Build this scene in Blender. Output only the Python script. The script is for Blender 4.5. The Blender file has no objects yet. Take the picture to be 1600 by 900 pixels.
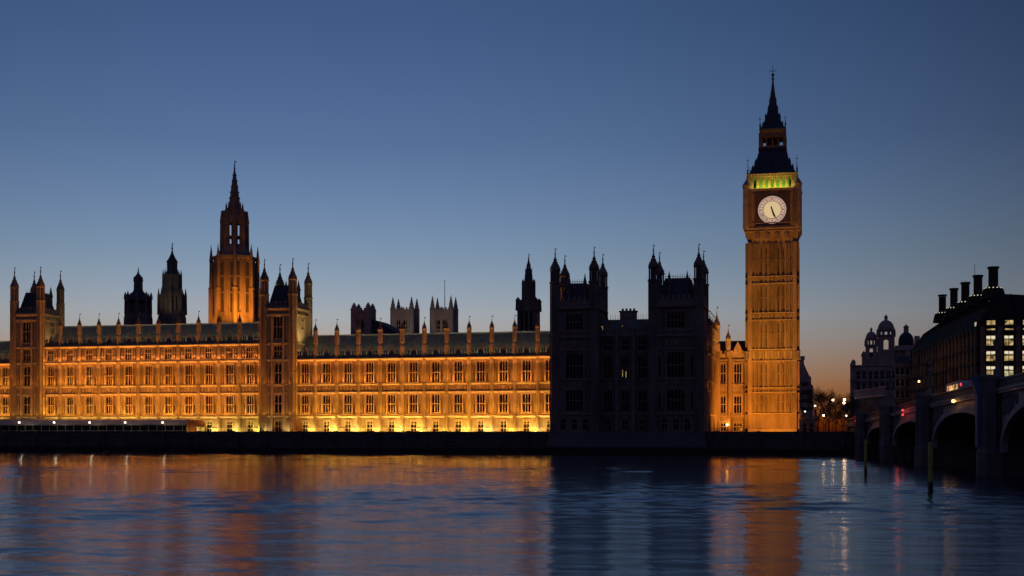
import bpy, bmesh, math, random
from math import radians, sin, cos, pi, tan, atan2, sqrt
R = random.Random(7)
SC = bpy.context.scene
COL = SC.collection

# ---------------------------------------------------------------- camera, sky, sun, exposure
TH = radians(13.2); CT, ST = cos(TH), sin(TH)
FPX, CXP, HOR, CAMZ = 1980.0, 800.0, 674.0, 5.2
cam = bpy.data.objects.new('camera', bpy.data.cameras.new('camera')); COL.objects.link(cam)
cam.location = (0, 0, CAMZ); cam.rotation_euler = (pi/2, 0, TH)
cam.data.lens = FPX/1600*36; cam.data.sensor_width = 36
cam.data.shift_y = (HOR-450)/1600
cam.data.clip_start = 0.5; cam.data.clip_end = 12000
SC.camera = cam

SUN_EL, SUN_ROT = -3.0, -22.0
W = bpy.data.worlds.new('World'); SC.world = W; W.use_nodes = True
nt = W.node_tree; L = nt.links
sky = nt.nodes.new('ShaderNodeTexSky'); sky.sky_type = 'NISHITA'; sky.sun_disc = False
sky.sun_elevation = radians(SUN_EL); sky.sun_rotation = radians(SUN_ROT)
sky.air_density = 1; sky.dust_density = 1; sky.ozone_density = 3
tc = nt.nodes.new('ShaderNodeTexCoord'); sx = nt.nodes.new('ShaderNodeSeparateXYZ')
L.new(tc.outputs['Generated'], sx.inputs[0])
rp = nt.nodes.new('ShaderNodeValToRGB'); L.new(sx.outputs['Z'], rp.inputs[0])
# dusk air tint by elevation (multiplies the Nishita sky)
SKY_RAMP = [(0.0, (1.75, 1.25, 1.3)), (0.05, (1.85, 1.38, 1.3)), (0.09, (1.95, 1.62, 1.3)), (0.135, (1.5, 1.36, 1.02)),
            (0.22, (.98, 1.0, .80)), (0.31, (.74, .86, .70)), (1.0, (.8, .85, .75))]
el = rp.color_ramp.elements
while len(el) < len(SKY_RAMP): el.new(.5)
for e, (p, c) in zip(el, SKY_RAMP): e.position = p; e.color = (*c, 1)
mx = nt.nodes.new('ShaderNodeMix'); mx.data_type = 'RGBA'; mx.blend_type = 'MULTIPLY'; mx.inputs[0].default_value = 1
L.new(sky.outputs[0], mx.inputs[6]); L.new(rp.outputs[0], mx.inputs[7])
# the twilight arch: sky dims away from where the sun went down
az = radians(-22); dt = nt.nodes.new('ShaderNodeVectorMath'); dt.operation = 'DOT_PRODUCT'; dt.inputs[1].default_value = (sin(az), cos(az), 0)
fl = nt.nodes.new('ShaderNodeVectorMath'); fl.operation = 'MULTIPLY'; fl.inputs[1].default_value = (1, 1, 0); L.new(tc.outputs['Generated'], fl.inputs[0])
nm = nt.nodes.new('ShaderNodeVectorMath'); nm.operation = 'NORMALIZE'; L.new(fl.outputs[0], nm.inputs[0]); L.new(nm.outputs[0], dt.inputs[0])
md = nt.nodes.new('ShaderNodeMath'); md.operation = 'MULTIPLY_ADD'; L.new(dt.outputs['Value'], md.inputs[0]); md.inputs[1].default_value = .5; md.inputs[2].default_value = .5
ar = nt.nodes.new('ShaderNodeValToRGB'); L.new(md.outputs[0], ar.inputs[0]); ae = ar.color_ramp.elements
AZ = [(0, 2.1), (.5, 1.5), (.75, .8), (.93, .60), (1.0, 1.03)]   # added fill: sky opposite the sunset raised to brighten the river fronts
while len(ae) < len(AZ): ae.new(.5)
for e, (p, v) in zip(ae, AZ): e.position = p; e.color = (v, v, v, 1)
am = nt.nodes.new('ShaderNodeMix'); am.data_type = 'RGBA'; am.blend_type = 'MULTIPLY'; am.inputs[0].default_value = 1
L.new(mx.outputs[2], am.inputs[6]); L.new(ar.outputs[0], am.inputs[7])
bg = nt.nodes['Background']; L.new(am.outputs[2], bg.inputs[0]); bg.inputs[1].default_value = 0.15

SC.view_settings.view_transform = 'Standard'; SC.view_settings.look = 'None'
SC.view_settings.exposure = 3.5; SC.view_settings.gamma = 1; SC.view_settings.use_curve_mapping = False
SC.render.engine = 'CYCLES'
SC.cycles.use_denoising = True
SC.cycles.max_bounces = 5; SC.cycles.diffuse_bounces = 2; SC.cycles.glossy_bounces = 3
SC.cycles.sample_clamp_indirect = 2.0
SC.cycles.use_light_tree = True
SC.cycles.caustics_reflective = False; SC.cycles.caustics_refractive = False

# ---------------------------------------------------------------- pixel helpers (photo is 1600 x 900)
def loc_x(x, t):
    r = (x-CXP)/FPX
    return t*(r*CT-ST)/(CT+r*ST)
def depth(s, t): return -s*ST+t*CT
def zz(y, s, t): return CAMZ+(HOR-y)/FPX*depth(s, t)
def pxs(s, t): return CXP+FPX*(s*CT+t*ST)/depth(s, t)
def t_for(s, x):
    r = (x-CXP)/FPX
    return s*(CT+r*ST)/(r*CT-ST)
def from_depth(x, Y):
    X = (x-CXP)/FPX*Y
    return X*CT-Y*ST, X*ST+Y*CT

# ---------------------------------------------------------------- materials
def newmat(name):
    m = bpy.data.materials.new(name); m.use_nodes = True
    return m, m.node_tree, m.node_tree.nodes['Principled BSDF']
def mat(name, col, rough=.8, metal=0, var=.25, scale=.6, bump=0, bscale=6, spec=.4, col2=None, streak=False):
    m, t, b = newmat(name); N = t.nodes
    b.inputs['Roughness'].default_value = rough; b.inputs['Metallic'].default_value = metal
    b.inputs['Specular IOR Level'].default_value = spec
    g = N.new('ShaderNodeNewGeometry')
    mp = N.new('ShaderNodeMapping'); t.links.new(g.outputs['Position'], mp.inputs[0])
    if streak: mp.inputs['Scale'].default_value = (1, 1, .25)
    n = N.new('ShaderNodeTexNoise'); n.inputs['Scale'].default_value = scale; n.inputs['Detail'].default_value = 6
    n.inputs['Roughness'].default_value = .65
    t.links.new(mp.outputs[0], n.inputs['Vector'])
    r = N.new('ShaderNodeValToRGB'); r.color_ramp.elements[0].position = .3; r.color_ramp.elements[1].position = .72
    c2 = col2 or tuple(c*(1+var) for c in col)
    r.color_ramp.elements[0].color = (*[c*(1-var) for c in col], 1); r.color_ramp.elements[1].color = (*c2, 1)
    t.links.new(n.outputs['Fac'], r.inputs[0]); t.links.new(r.outputs[0], b.inputs['Base Color'])
    if bump:
        n2 = N.new('ShaderNodeTexNoise'); n2.inputs['Scale'].default_value = bscale; n2.inputs['Detail'].default_value = 4
        t.links.new(g.outputs['Position'], n2.inputs['Vector'])
        bp = N.new('ShaderNodeBump'); bp.inputs['Strength'].default_value = bump; bp.inputs['Distance'].default_value = .1
        t.links.new(n2.outputs['Fac'], bp.inputs['Height']); t.links.new(bp.outputs[0], b.inputs['Normal'])
    return m
def emis(name, col, strength, base=(.5, .5, .5)):
    m, t, b = newmat(name)
    b.inputs['Base Color'].default_value = (*base, 1)
    b.inputs['Emission Color'].default_value = (*col, 1); b.inputs['Emission Strength'].default_value = strength
    return m
def lit_glass(name, col, lo, hi, scale=.9):
    """window of a lit room: uneven brightness from what stands inside"""
    m, t, b = newmat(name); N = t.nodes
    b.inputs['Base Color'].default_value = (.05, .05, .05, 1); b.inputs['Roughness'].default_value = .1
    g = N.new('ShaderNodeNewGeometry'); n = N.new('ShaderNodeTexNoise'); n.inputs['Scale'].default_value = scale; n.inputs['Detail'].default_value = 3
    t.links.new(g.outputs['Position'], n.inputs['Vector'])
    mr = N.new('ShaderNodeMapRange'); mr.inputs['From Min'].default_value = .35; mr.inputs['From Max'].default_value = .65
    mr.inputs['To Min'].default_value = lo; mr.inputs['To Max'].default_value = hi
    t.links.new(n.outputs['Fac'], mr.inputs[0]); t.links.new(mr.outputs[0], b.inputs['Emission Strength'])
    b.inputs['Emission Color'].default_value = (*col, 1)
    return m

M = {}
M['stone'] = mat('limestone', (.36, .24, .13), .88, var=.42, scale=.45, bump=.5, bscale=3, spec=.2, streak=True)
M['trim'] = mat('carved_limestone', (.50, .345, .20), .82, var=.3, scale=1.0, bump=.4, bscale=5, spec=.2)  # paler than the same wall stone: floodlight on the ledges put into the colour
M['soot'] = mat('sooty_limestone', (.20, .145, .12), .9, var=.45, scale=.4, bump=.5, bscale=3, spec=.15, streak=True)  # darker copy of the limestone, its unlit tone put into the colour
M['soot_trim'] = mat('sooty_carving', (.25, .18, .15), .9, var=.25, scale=1, bump=.3, spec=.15)  # darker copy of the carved stone, shade put into the colour
M['far_stone'] = mat('abbey_stone', (.30, .26, .24), .9, var=.25, scale=.3, bump=.3, spec=.15, streak=True)
M['brown'] = mat('brown_stone', (.42, .28, .24), .9, var=.3, scale=.3, bump=.3, spec=.15)
M['roof'] = mat('iron_roof', (.20, .21, .165), .6, var=.35, scale=.7, bump=.3, bscale=2, spec=.4, streak=True)
M['lead'] = mat('lead_ridge', (.30, .31, .31), .6, var=.2)
M['slate'] = mat('dark_slate', (.055, .055, .07), .6, var=.3, scale=.8, bump=.3)
M['glass'] = mat('dark_glass', (.012, .012, .016), .12, var=.3, spec=.5)
M['granite'] = mat('embankment_granite', (.10, .085, .08), .85, var=.5, scale=.4, bump=.5, bscale=2, spec=.2)
M['algae'] = mat('wet_stone', (.02, .022, .018), .8, var=.4, scale=.5, bump=.4)
M['pale_granite'] = mat('plinth_granite', (.13, .125, .13), .85, var=.25, scale=.4, bump=.4, bscale=2, spec=.2)
M['ground'] = mat('paving', (.09, .085, .08), .9, var=.3, scale=.2, bump=.2)
M['asphalt'] = mat('asphalt', (.05, .05, .05), .9, var=.2, scale=.5)
M['kerb'] = mat('kerb_stone', (.2, .2, .19), .85)
M['iron'] = mat('black_iron', (.02, .02, .022), .5, var=.2)
M['gold'] = mat('gilded_iron', (.45, .28, .08), .4, metal=.6, var=.2)
M['canvas'] = mat('marquee_canvas', (.45, .40, .33), .8, var=.2, scale=.4)
M['awning'] = mat('orange_canvas', (.5, .22, .08), .8, var=.15)
M['white'] = mat('white_paint', (.6, .6, .6), .5, var=.1)
M['bridge_green'] = mat('bridge_paint', (.15, .17, .17), .5, var=.2, scale=.6, bump=.1)
M['bridge_pale'] = mat('bridge_pale_paint', (.46, .40, .39), .55, var=.25, scale=.6, bump=.15)
M['bridge_blue'] = mat('blue_iron', (.05, .14, .28), .45, var=.2, scale=.8)
M['pier'] = mat('pier_granite', (.17, .155, .145), .85, var=.3, scale=.5, bump=.4, bscale=2)
M['bronze'] = mat('dark_bronze', (.035, .029, .024), .8, var=.3, scale=.6, bump=.2, spec=.15)
M['sand'] = mat('sandstone_fin', (.24, .15, .10), .85, var=.25, scale=.8)
M['post'] = mat('yellow_green_paint', (.42, .40, .08), .6, var=.3, scale=1.5)
M['wet_post'] = mat('wet_algae_post', (.05, .055, .02), .4, var=.3)
M['timber'] = mat('dark_timber', (.04, .035, .03), .8, var=.3)
M['bark'] = mat('bark', (.06, .045, .035), .9, var=.3, scale=2)
M['leaf'] = mat('evergreen', (.05, .06, .025), .8, var=.4, scale=1)
M['blue_sheet'] = mat('blue_sheeting', (.05, .12, .34), .7, var=.25, scale=.5)
M['red'] = mat('red_paint', (.45, .03, .02), .4, var=.1)
M['buoy'] = mat('dull_red_paint', (.22, .03, .02), .5, var=.2)
M['rubber'] = mat('rubber', (.02, .02, .02), .8)
M['num'] = mat('dial_iron', (.05, .05, .06), .5)
M['dial'] = emis('opal_dial', (1.0, .77, .38), .052)
M['dial2'] = emis('opal_dial_ring', (1.0, .66, .50), .046)
M['lamp_hot'] = emis('hot_lamp', (1, .50, .24), 1.5)
M['blue_slate'] = mat('blue_slate', (.045, .05, .075), .85, var=.2)
M['van_white'] = mat('van_paint', (.5, .5, .5), .35, var=.05)
M['lamp'] = emis('warm_lamp', (1, .62, .28), 1.6)
M['lampw'] = emis('white_lamp', (1, .86, .68), .35)
M['lampr'] = emis('red_lamp', (1, .07, .07), .11)
M['lampa'] = emis('amber_lamp', (1, .42, .1), .5)
M['lit'] = lit_glass('lit_room', (1, .70, .28), .004, .060)
M['lit_dim'] = lit_glass('dim_lit_room', (1, .62, .25), .004, .085)
M['lit_cool'] = lit_glass('cool_lit_room', (1, .88, .46), .005, .060)
M['lit_strip'] = emis('lit_strip', (1, .9, .65), .07)

def water_mat():
    m, t, b = newmat('river_water'); N = t.nodes
    b.inputs['Base Color'].default_value = (.05, .06, .07, 1)
    b.inputs['IOR'].default_value = 1.62
    b.inputs['Anisotropic'].default_value = .92             # wave crests lie along the bank: slopes mostly across the river
    tg = N.new('ShaderNodeCombineXYZ'); tg.inputs[1].default_value = 1.0; t.links.new(tg.outputs[0], b.inputs['Tangent'])
    b.inputs['Specular IOR Level'].default_value = .5
    g = N.new('ShaderNodeNewGeometry')
    sp = N.new('ShaderNodeSeparateXYZ'); t.links.new(g.outputs['Position'], sp.inputs[0])
    def mrange(a0, a1, b0, b1):
        r = N.new('ShaderNodeMapRange'); t.links.new(sp.outputs['Y'], r.inputs[0])
        for i, v in enumerate((a0, a1, b0, b1)): r.inputs[1+i].default_value = v
        return r
    t.links.new(mrange(70, 260, .15, .075).outputs[0], b.inputs['Roughness'])
    g2 = N.new('ShaderNodeTexNoise'); g2.inputs['Scale'].default_value = 2.2; g2.inputs['Detail'].default_value = 3
    mp = N.new('ShaderNodeMapping'); mp.inputs['Scale'].default_value = (.4, 1, 1); t.links.new(g.outputs['Position'], mp.inputs[0]); t.links.new(mp.outputs[0], g2.inputs['Vector'])
    bp = N.new('ShaderNodeBump'); bp.inputs['Distance'].default_value = .03; bp.inputs['Strength'].default_value = .6
    t.links.new(g2.outputs['Fac'], bp.inputs['Height']); t.links.new(bp.outputs[0], b.inputs['Normal'])
    return m
M['water'] = water_mat()

# ---------------------------------------------------------------- builders
OFF = {}          # world offset of every unrotated parent
class MB:
    def __init__(s): s.v = []; s.f = []; s.m = []; s.k = 0
    def face(s, pts):
        b = len(s.v); s.v += [tuple(p) for p in pts]; s.f.append(list(range(b, b+len(pts)))); s.m.append(s.k); return s
    def box(s, x0, x1, y0, y1, z0, z1):
        b = len(s.v)
        s.v += [(x0,y0,z0),(x1,y0,z0),(x1,y1,z0),(x0,y1,z0),(x0,y0,z1),(x1,y0,z1),(x1,y1,z1),(x0,y1,z1)]
        for q in ((0,3,2,1),(4,5,6,7),(0,1,5,4),(1,2,6,5),(2,3,7,6),(3,0,4,7)): s.f.append([b+i for i in q]); s.m.append(s.k)
        return s
    def lathe(s, cx, cy, prof, n=8, rot=None, sqx=1, sqy=1):
        rot = pi/n if rot is None else rot
        b = len(s.v)
        for z, r in prof:
            for i in range(n):
                a = rot+2*pi*i/n; s.v.append((cx+cos(a)*r*sqx, cy+sin(a)*r*sqy, z))
        for k in range(len(prof)-1):
            for i in range(n):
                j = (i+1) % n
                s.f.append([b+k*n+i, b+k*n+j, b+(k+1)*n+j, b+(k+1)*n+i]); s.m.append(s.k)
        s.f.append([b+i for i in range(n)][::-1]); s.m.append(s.k)
        q = b+(len(prof)-1)*n; s.f.append([q+i for i in range(n)]); s.m.append(s.k)
        return s
    def tube(s, p, q, r0, r1=None, n=5):
        r1 = r0 if r1 is None else r1
        d = [q[i]-p[i] for i in range(3)]; l = sqrt(sum(c*c for c in d)) or 1; d = [c/l for c in d]
        a = (0,0,1) if abs(d[2]) < .9 else (1,0,0)
        u = (d[1]*a[2]-d[2]*a[1], d[2]*a[0]-d[0]*a[2], d[0]*a[1]-d[1]*a[0]); lu = sqrt(sum(c*c for c in u)); u = [c/lu for c in u]
        w = (d[1]*u[2]-d[2]*u[1], d[2]*u[0]-d[0]*u[2], d[0]*u[1]-d[1]*u[0])
        b = len(s.v)
        for c, r in ((p, r0), (q, r1)):
            for i in range(n):
                g = 2*pi*i/n; s.v.append(tuple(c[k]+r*(cos(g)*u[k]+sin(g)*w[k]) for k in range(3)))
        for i in range(n):
            j = (i+1) % n; s.f.append([b+i, b+j, b+n+j, b+n+i]); s.m.append(s.k)
        s.f.append([b+i for i in range(n)][::-1]); s.m.append(s.k); s.f.append([b+n+i for i in range(n)]); s.m.append(s.k)
        return s
    def prism(s, poly, y0, y1):            # poly in (x,z), extruded along y
        b = len(s.v); n = len(poly)
        s.v += [(x, y0, z) for x, z in poly]+[(x, y1, z) for x, z in poly]
        for i in range(n):
            j = (i+1) % n; s.f.append([b+i, b+j, b+n+j, b+n+i]); s.m.append(s.k)
        s.f.append([b+i for i in range(n)]); s.m.append(s.k); s.f.append([b+n+i for i in range(n)][::-1]); s.m.append(s.k)
        return s
    def prismx(s, poly, x0, x1):           # poly in (y,z), extruded along x
        b = len(s.v); n = len(poly)
        s.v += [(x0, y, z) for y, z in poly]+[(x1, y, z) for y, z in poly]
        for i in range(n):
            j = (i+1) % n; s.f.append([b+i, b+j, b+n+j, b+n+i]); s.m.append(s.k)
        s.f.append([b+i for i in range(n)][::-1]); s.m.append(s.k); s.f.append([b+n+i for i in range(n)]); s.m.append(s.k)
        return s
    def frustum(s, a, b_):                 # a=(x0,x1,y0,y1,z) bottom, b_ top
        b = len(s.v)
        for x0, x1, y0, y1, z in (a, b_): s.v += [(x0,y0,z),(x1,y0,z),(x1,y1,z),(x0,y1,z)]
        for q in ((0,3,2,1),(4,5,6,7),(0,1,5,4),(1,2,6,5),(2,3,7,6),(3,0,4,7)): s.f.append([b+i for i in q]); s.m.append(s.k)
        return s
    def sphere(s, c, r, n=10, m=6, sz=1):
        return s.lathe(c[0], c[1], [(c[2]+r*sz*sin(-pi/2+pi*k/m), max(.001, r*cos(-pi/2+pi*k/m))) for k in range(m+1)], n)
    def mesh(s, name, mats, off=(0,0,0), smooth=False):
        me = bpy.data.meshes.new(name)
        me.from_pydata([(x-off[0], y-off[1], z-off[2]) for x, y, z in s.v], [], s.f)
        for m in (mats if isinstance(mats, (list, tuple)) else [mats]): me.materials.append(m)
        me.polygons.foreach_set('material_index', s.m)
        bm = bmesh.new(); bm.from_mesh(me); bmesh.ops.recalc_face_normals(bm, faces=bm.faces); bm.to_mesh(me); bm.free()
        if smooth: me.polygons.foreach_set('use_smooth', [True]*len(me.polygons))
        me.update(); return me
    def build(s, name, mats, parent=None, world=True, smooth=False):
        """one mesh object; vertices given in world axes (or in the parent's own axes when world=False)"""
        off = OFF.get(parent.name, (0,0,0)) if (parent and world) else (0,0,0)
        o = bpy.data.objects.new(name, s.mesh(name, mats, off, smooth)); COL.objects.link(o)
        if parent: o.parent = parent
        OFF[o.name] = off
        return o
def inst(me, name, parent, at, rz=0, world=True):
    o = bpy.data.objects.new(name, me); COL.objects.link(o)
    if parent: o.parent = parent
    off = OFF.get(parent.name, (0,0,0)) if (parent and world) else (0,0,0)
    o.location = [at[i]-off[i] for i in range(3)]; o.rotation_euler = (0,0,rz)
    OFF[o.name] = tuple(at)
    return o
def thing(name, label, cat, loc=(0,0,0), group=None, rz=0):
    o = bpy.data.objects.new(name, None); COL.objects.link(o)
    o.location = loc; o.rotation_euler = (0,0,rz); o['label'] = label; o['category'] = cat
    if group: o['group'] = group
    OFF[o.name] = tuple(loc); return o
def tag(o, label, cat, group=None):
    o['label'] = label; o['category'] = cat
    if group: o['group'] = group
    return o
def struct(o): o['kind'] = 'structure'; return o
def light(kind, name, parent, loc, energy, col, target=None, size=.3, sizey=None, spot=90, blend=.6, world=True):
    d = bpy.data.lights.new(name, kind); d.energy = energy; d.color = col
    if kind == 'AREA':
        d.shape = 'RECTANGLE'; d.size = size; d.size_y = sizey or size
    elif kind == 'SPOT':
        d.shadow_soft_size = size; d.spot_size = radians(spot); d.spot_blend = blend
    else: d.shadow_soft_size = size
    o = bpy.data.objects.new(name, d); COL.objects.link(o)
    off = OFF.get(parent.name, (0,0,0)) if (parent and world) else (0,0,0)
    if parent: o.parent = parent
    o.location = [loc[i]-off[i] for i in range(3)]
    if target:
        from mathutils import Vector
        dv = Vector(target)-Vector(loc); o.rotation_euler = dv.to_track_quat('-Z', 'Y').to_euler()
    return o
def strip(name, parent, s0, s1, t, z, wpm, col, tilt=25, w=.25):
    """a run of ledge floodlights: area lamp lying along the wall, facing up and tilted to the wall (+t)"""
    o = light('AREA', name, parent, ((s0+s1)/2, t, z), wpm*(s1-s0), col, size=s1-s0, sizey=w)
    o.rotation_euler = (pi-radians(tilt), 0, 0)      # up, leaning to +y
    return o

SODIUM = (1.0, .365, .03); WARM = (1.0, .50, .055); PINK = (1.0, .37, .09); METAL = (1.0, .93, .40); GUTTER = (1.0, .78, .36)

def wall_plane(mb, O, u, nrm, u0, u1, z0, z1, ops, dep):
    """vertical wall from u0 to u1 along u (from O) with rectangular openings; reveals go dep along nrm (inwards)"""
    def P3(a, z, d=0): return (O[0]+u[0]*a+nrm[0]*d, O[1]+u[1]*a+nrm[1]*d, z)
    cuts = sorted({u0, u1, *[o[0] for o in ops], *[o[1] for o in ops]})
    cuts = [c for c in cuts if u0 <= c <= u1]
    for a, b in zip(cuts, cuts[1:]):
        mid = (a+b)/2; cur = z0
        for o in sorted([o for o in ops if o[0] < mid < o[1]], key=lambda o: o[2]):
            if o[2] > cur: mb.face([P3(a,cur),P3(b,cur),P3(b,o[2]),P3(a,o[2])])
            cur = o[3]
        if cur < z1: mb.face([P3(a,cur),P3(b,cur),P3(b,z1),P3(a,z1)])
    for a, b, c, d in ops:
        mb.face([P3(a,c),P3(a,c,dep),P3(a,d,dep),P3(a,d)]); mb.face([P3(b,c),P3(b,d),P3(b,d,dep),P3(b,c,dep)])
        mb.face([P3(a,c),P3(b,c),P3(b,c,dep),P3(a,c,dep)]); mb.face([P3(a,d),P3(a,d,dep),P3(b,d,dep),P3(b,d)])
    return mb

WIN = {}
def window_mesh(w, h, lights=3, transom=.5, dep=.45, frame='trim', glass='glass', jamb=True, head=True, mull=.13, pointed=True):
    key = (round(w,2), round(h,2), lights, transom, frame, glass, jamb, head, pointed)
    if key in WIN: return WIN[key]
    mb = MB()
    if jamb:
        for sg in (-1, 1): mb.box(sg*(w/2+.14)-.1, sg*(w/2+.14)+.1, -.16, 0.02, -.15, h+.15)
    if head: mb.box(-w/2-.3, w/2+.3, -.22, .02, h+.16, h+.36)
    lw = w/lights
    for i in range(1, lights): mb.box(-w/2+i*lw-mull/2, -w/2+i*lw+mull/2, .12, dep-.02, 0, h)
    for tr in ([transom] if isinstance(transom, float) else transom or []):
        mb.box(-w/2+.001, w/2-.001, .10, dep-.025, h*tr-.11, h*tr+.11)
    for i in range(lights if pointed else 0):               # pointed heads
        a, b = -w/2+i*lw, -w/2+(i+1)*lw; c = (a+b)/2; hh = lw*.75
        mb.prism([(a+.01,h-.005),(a+.01,h-hh),(c,h-.02)], .2, dep-.03); mb.prism([(b-.01,h-.005),(c,h-.02),(b-.01,h-hh)], .2, dep-.03)
    mb.k = 1; mb.box(-w/2, w/2, dep-.01, dep+.06, 0, h)
    me = mb.mesh('window', [M[frame], M[glass]]); WIN[key] = me; return me

def battlement(mb, s0, s1, t, z, base=.7, mer=.8, mw=.7, gap=.6, th=.4):
    mb.box(s0, s1, t, t+th, z, z+base)
    n = max(1, int((s1-s0+gap)/(mw+gap))); step = (s1-s0+gap)/n
    for i in range(n):
        a = s0+i*step; mb.box(a, a+step-gap, t+.01, t+th-.01, z+base, z+base+mer)
def battlement_y(mb, s, t0, t1, z, base=.7, mer=.8, mw=.7, gap=.6, th=.4):
    mb.box(s, s+th, t0, t1, z, z+base)
    n = max(1, int((t1-t0+gap)/(mw+gap))); step = (t1-t0+gap)/n
    for i in range(n):
        a = t0+i*step; mb.box(s+.01, s+th-.01, a, a+step-gap, z+base, z+base+mer)

def finial(mb, x, y, z, h, r=.05, vane=True):
    mb.lathe(x, y, [(z, r*2.2), (z+h*.16, r*3.6), (z+h*.28, r*1.6), (z+h, r*.6)], 6)
    mb.sphere((x, y, z+h*.42), r*2.8, 6, 4)
    if vane: mb.box(x-.02, x+h*.2, y-.02, y+.02, z+h*.72, z+h*.86)
def pinnacle_mesh(zb, zs, zt, r, name, m1='trim', vane=True):
    """octagonal pinnacle shaft with openwork neck, ogee cap and finial, foot at local z=0"""
    H = zs-zb; mb = MB()
    mb.lathe(0, 0, [(0, r*1.15), (H*.30, r*1.15), (H*.33, r*.8), (H*.42, r*.75), (H*.45, r*1.05), (H*.93, r*.98), (H*.95, r*1.3), (H, r*1.3)], 8)
    for i in range(8):
        a = pi/8+i*pi/4; x, y = cos(a)*r*.98, sin(a)*r*.98
        mb.box(x-.07, x+.07, y-.07, y+.07, H*.46, H*.94)
    mb.k = 1
    C = zt-zs
    mb.lathe(0, 0, [(H+.002, r*1.1), (H+C*.12, r*1.08), (H+C*.26, r*.72), (H+C*.42, r*.36), (H+C*.62, r*.16), (H+C*.72, r*.1)], 8)
    for k in range(3):
        for i in range(4):
            a = i*pi/2; rr = r*(.95, .6, .32)[k]; z = H+C*(.16, .3, .44)[k]
            mb.box(cos(a)*rr-.07, cos(a)*rr+.07, sin(a)*rr-.07, sin(a)*rr+.07, z, z+.22)
    mb.sphere((0,0,H+C*.74), r*.22, 6, 4); mb.lathe(0,0,[(H+C*.72, .05),(H+C*1.12,.02)],5)
    if vane: mb.box(-.02, .35, -.015, .015, H+C*.98, H+C*1.08)
    return mb.mesh(name, [M[m1], M[m1 if m1 != 'trim' else 'capstone']])
M['capstone'] = mat('weathered_cap_stone', (.20, .12, .08), .85, var=.3, scale=1.5, bump=.3)

def turret(T, x, y, z0, zs, zn, zt, r, m='stone', mc='soot', name='turret'):
    """tall octagonal corner turret: ribbed shaft z0..zs, openwork lantern zs..zn, ogee cap to zt"""
    mb = MB(); H = zs-z0
    mb.lathe(x, y, [(z0, r), (zs-.5, r), (zs-.4, r*1.22), (zs, r*1.22)], 8)
    for i in range(8):
        a = pi/8+i*pi/4; px_, py_ = x+cos(a)*r*.98, y+sin(a)*r*.98
        mb.box(px_-.12, px_+.12, py_-.12, py_+.12, z0, zs-.55)
    k = z0+3
    while k < zs-2.5:
        mb.lathe(x, y, [(k, r*1.1), (k+.3, r*1.1)], 8); k += 4.2
    # lantern stage: core + eight shafts
    mb.lathe(x, y, [(zs+.01, r*.62), (zn-.3, r*.62)], 8)
    for i in range(8):
        a = pi/8+i*pi/4; px_, py_ = x+cos(a)*r*.88, y+sin(a)*r*.88
        mb.box(px_-.13, px_+.13, py_-.13, py_+.13, zs+.005, zn-.29)
        if i % 2 == 0: mb.lathe(px_*1.0+cos(a)*.1, py_+sin(a)*.1, [(zn-.3, .16), (zn+.9, .02)], 4)
    mb.lathe(x, y, [(zn-.3, r*1.0), (zn-.05, r*1.2), (zn, r*1.2)], 8)
    C = zt-zn
    o = mb.build(name, M[m], T)
    mb = MB()
    mb.lathe(x, y, [(zn+.002, r*1.0), (zn+C*.10, r*1.02), (zn+C*.24, r*.74), (zn+C*.42, r*.36), (zn+C*.6, r*.16), (zn+C*.7, r*.09)], 8)
    for q in range(4):
        for i in range(8):
            a = pi/8+i*pi/4; rr = r*(1.0, .78, .5, .3)[q]; z = zn+C*(.06, .18, .32, .46)[q]
            px_, py_ = x+cos(a)*rr, y+sin(a)*rr; mb.box(px_-.07, px_+.07, py_-.07, py_+.07, z, z+.28)
    finial(mb, x, y, zn+C*.7, C*.36, .06)
    mb.build('turret_cap', M[mc], o)
    return o

def band(mb, s0, s1, t, z, h, pr, back=.3):
    # moulded string course: hollow underside swelling out to a lip, weathered top
    mb.prismx([(t+back, z-.4), (t-.03, z-.4), (t-pr*.45, z-.2), (t-pr, z+h*.2), (t-pr, z+h*.75), (t-pr*.8, z+h), (t+back, z+h)], s0, s1)

ORN = random.Random(3)
def panelling(mb, s0, s1, t, z0, z1, wx0, wx1, sh):
    """blind tracery beside a window: thin ribs, little canopies and niche figures"""
    for a, b in ((s0, wx0), (wx1, s1)):
        w = b-a
        if w < .6: continue
        n = max(2, int(w/.42))
        for i in range(1, n):
            x = a+w*i/n; mb.box(x-.075, x+.075, t-.3, t+.02, z0+.2, z1-.2)
        zm = z0+(z1-z0)*.46
        mb.box(a+.06, b-.06, t-.36, t+.02, zm-.1, zm+.1)
        mb.box(a+.06, b-.06, t-.33, t+.02, z1-.34, z1-.2)
        c = (a+b)/2                                   # niche figure on a bracket under a canopy
        mb.lathe(c, t-.3, [(z0+.5, .05), (z0+.85, .24), (z0+.95, .24), (z0+1.0, .15), (z0+1.8, .18), (z0+2.2, .1), (z0+2.5, .12), (z0+2.65, .02)], 6)
        mb.lathe(c, t-.25, [(zm-.9, .36), (zm-.55, .36), (zm-.1, .03)], 6)
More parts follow.
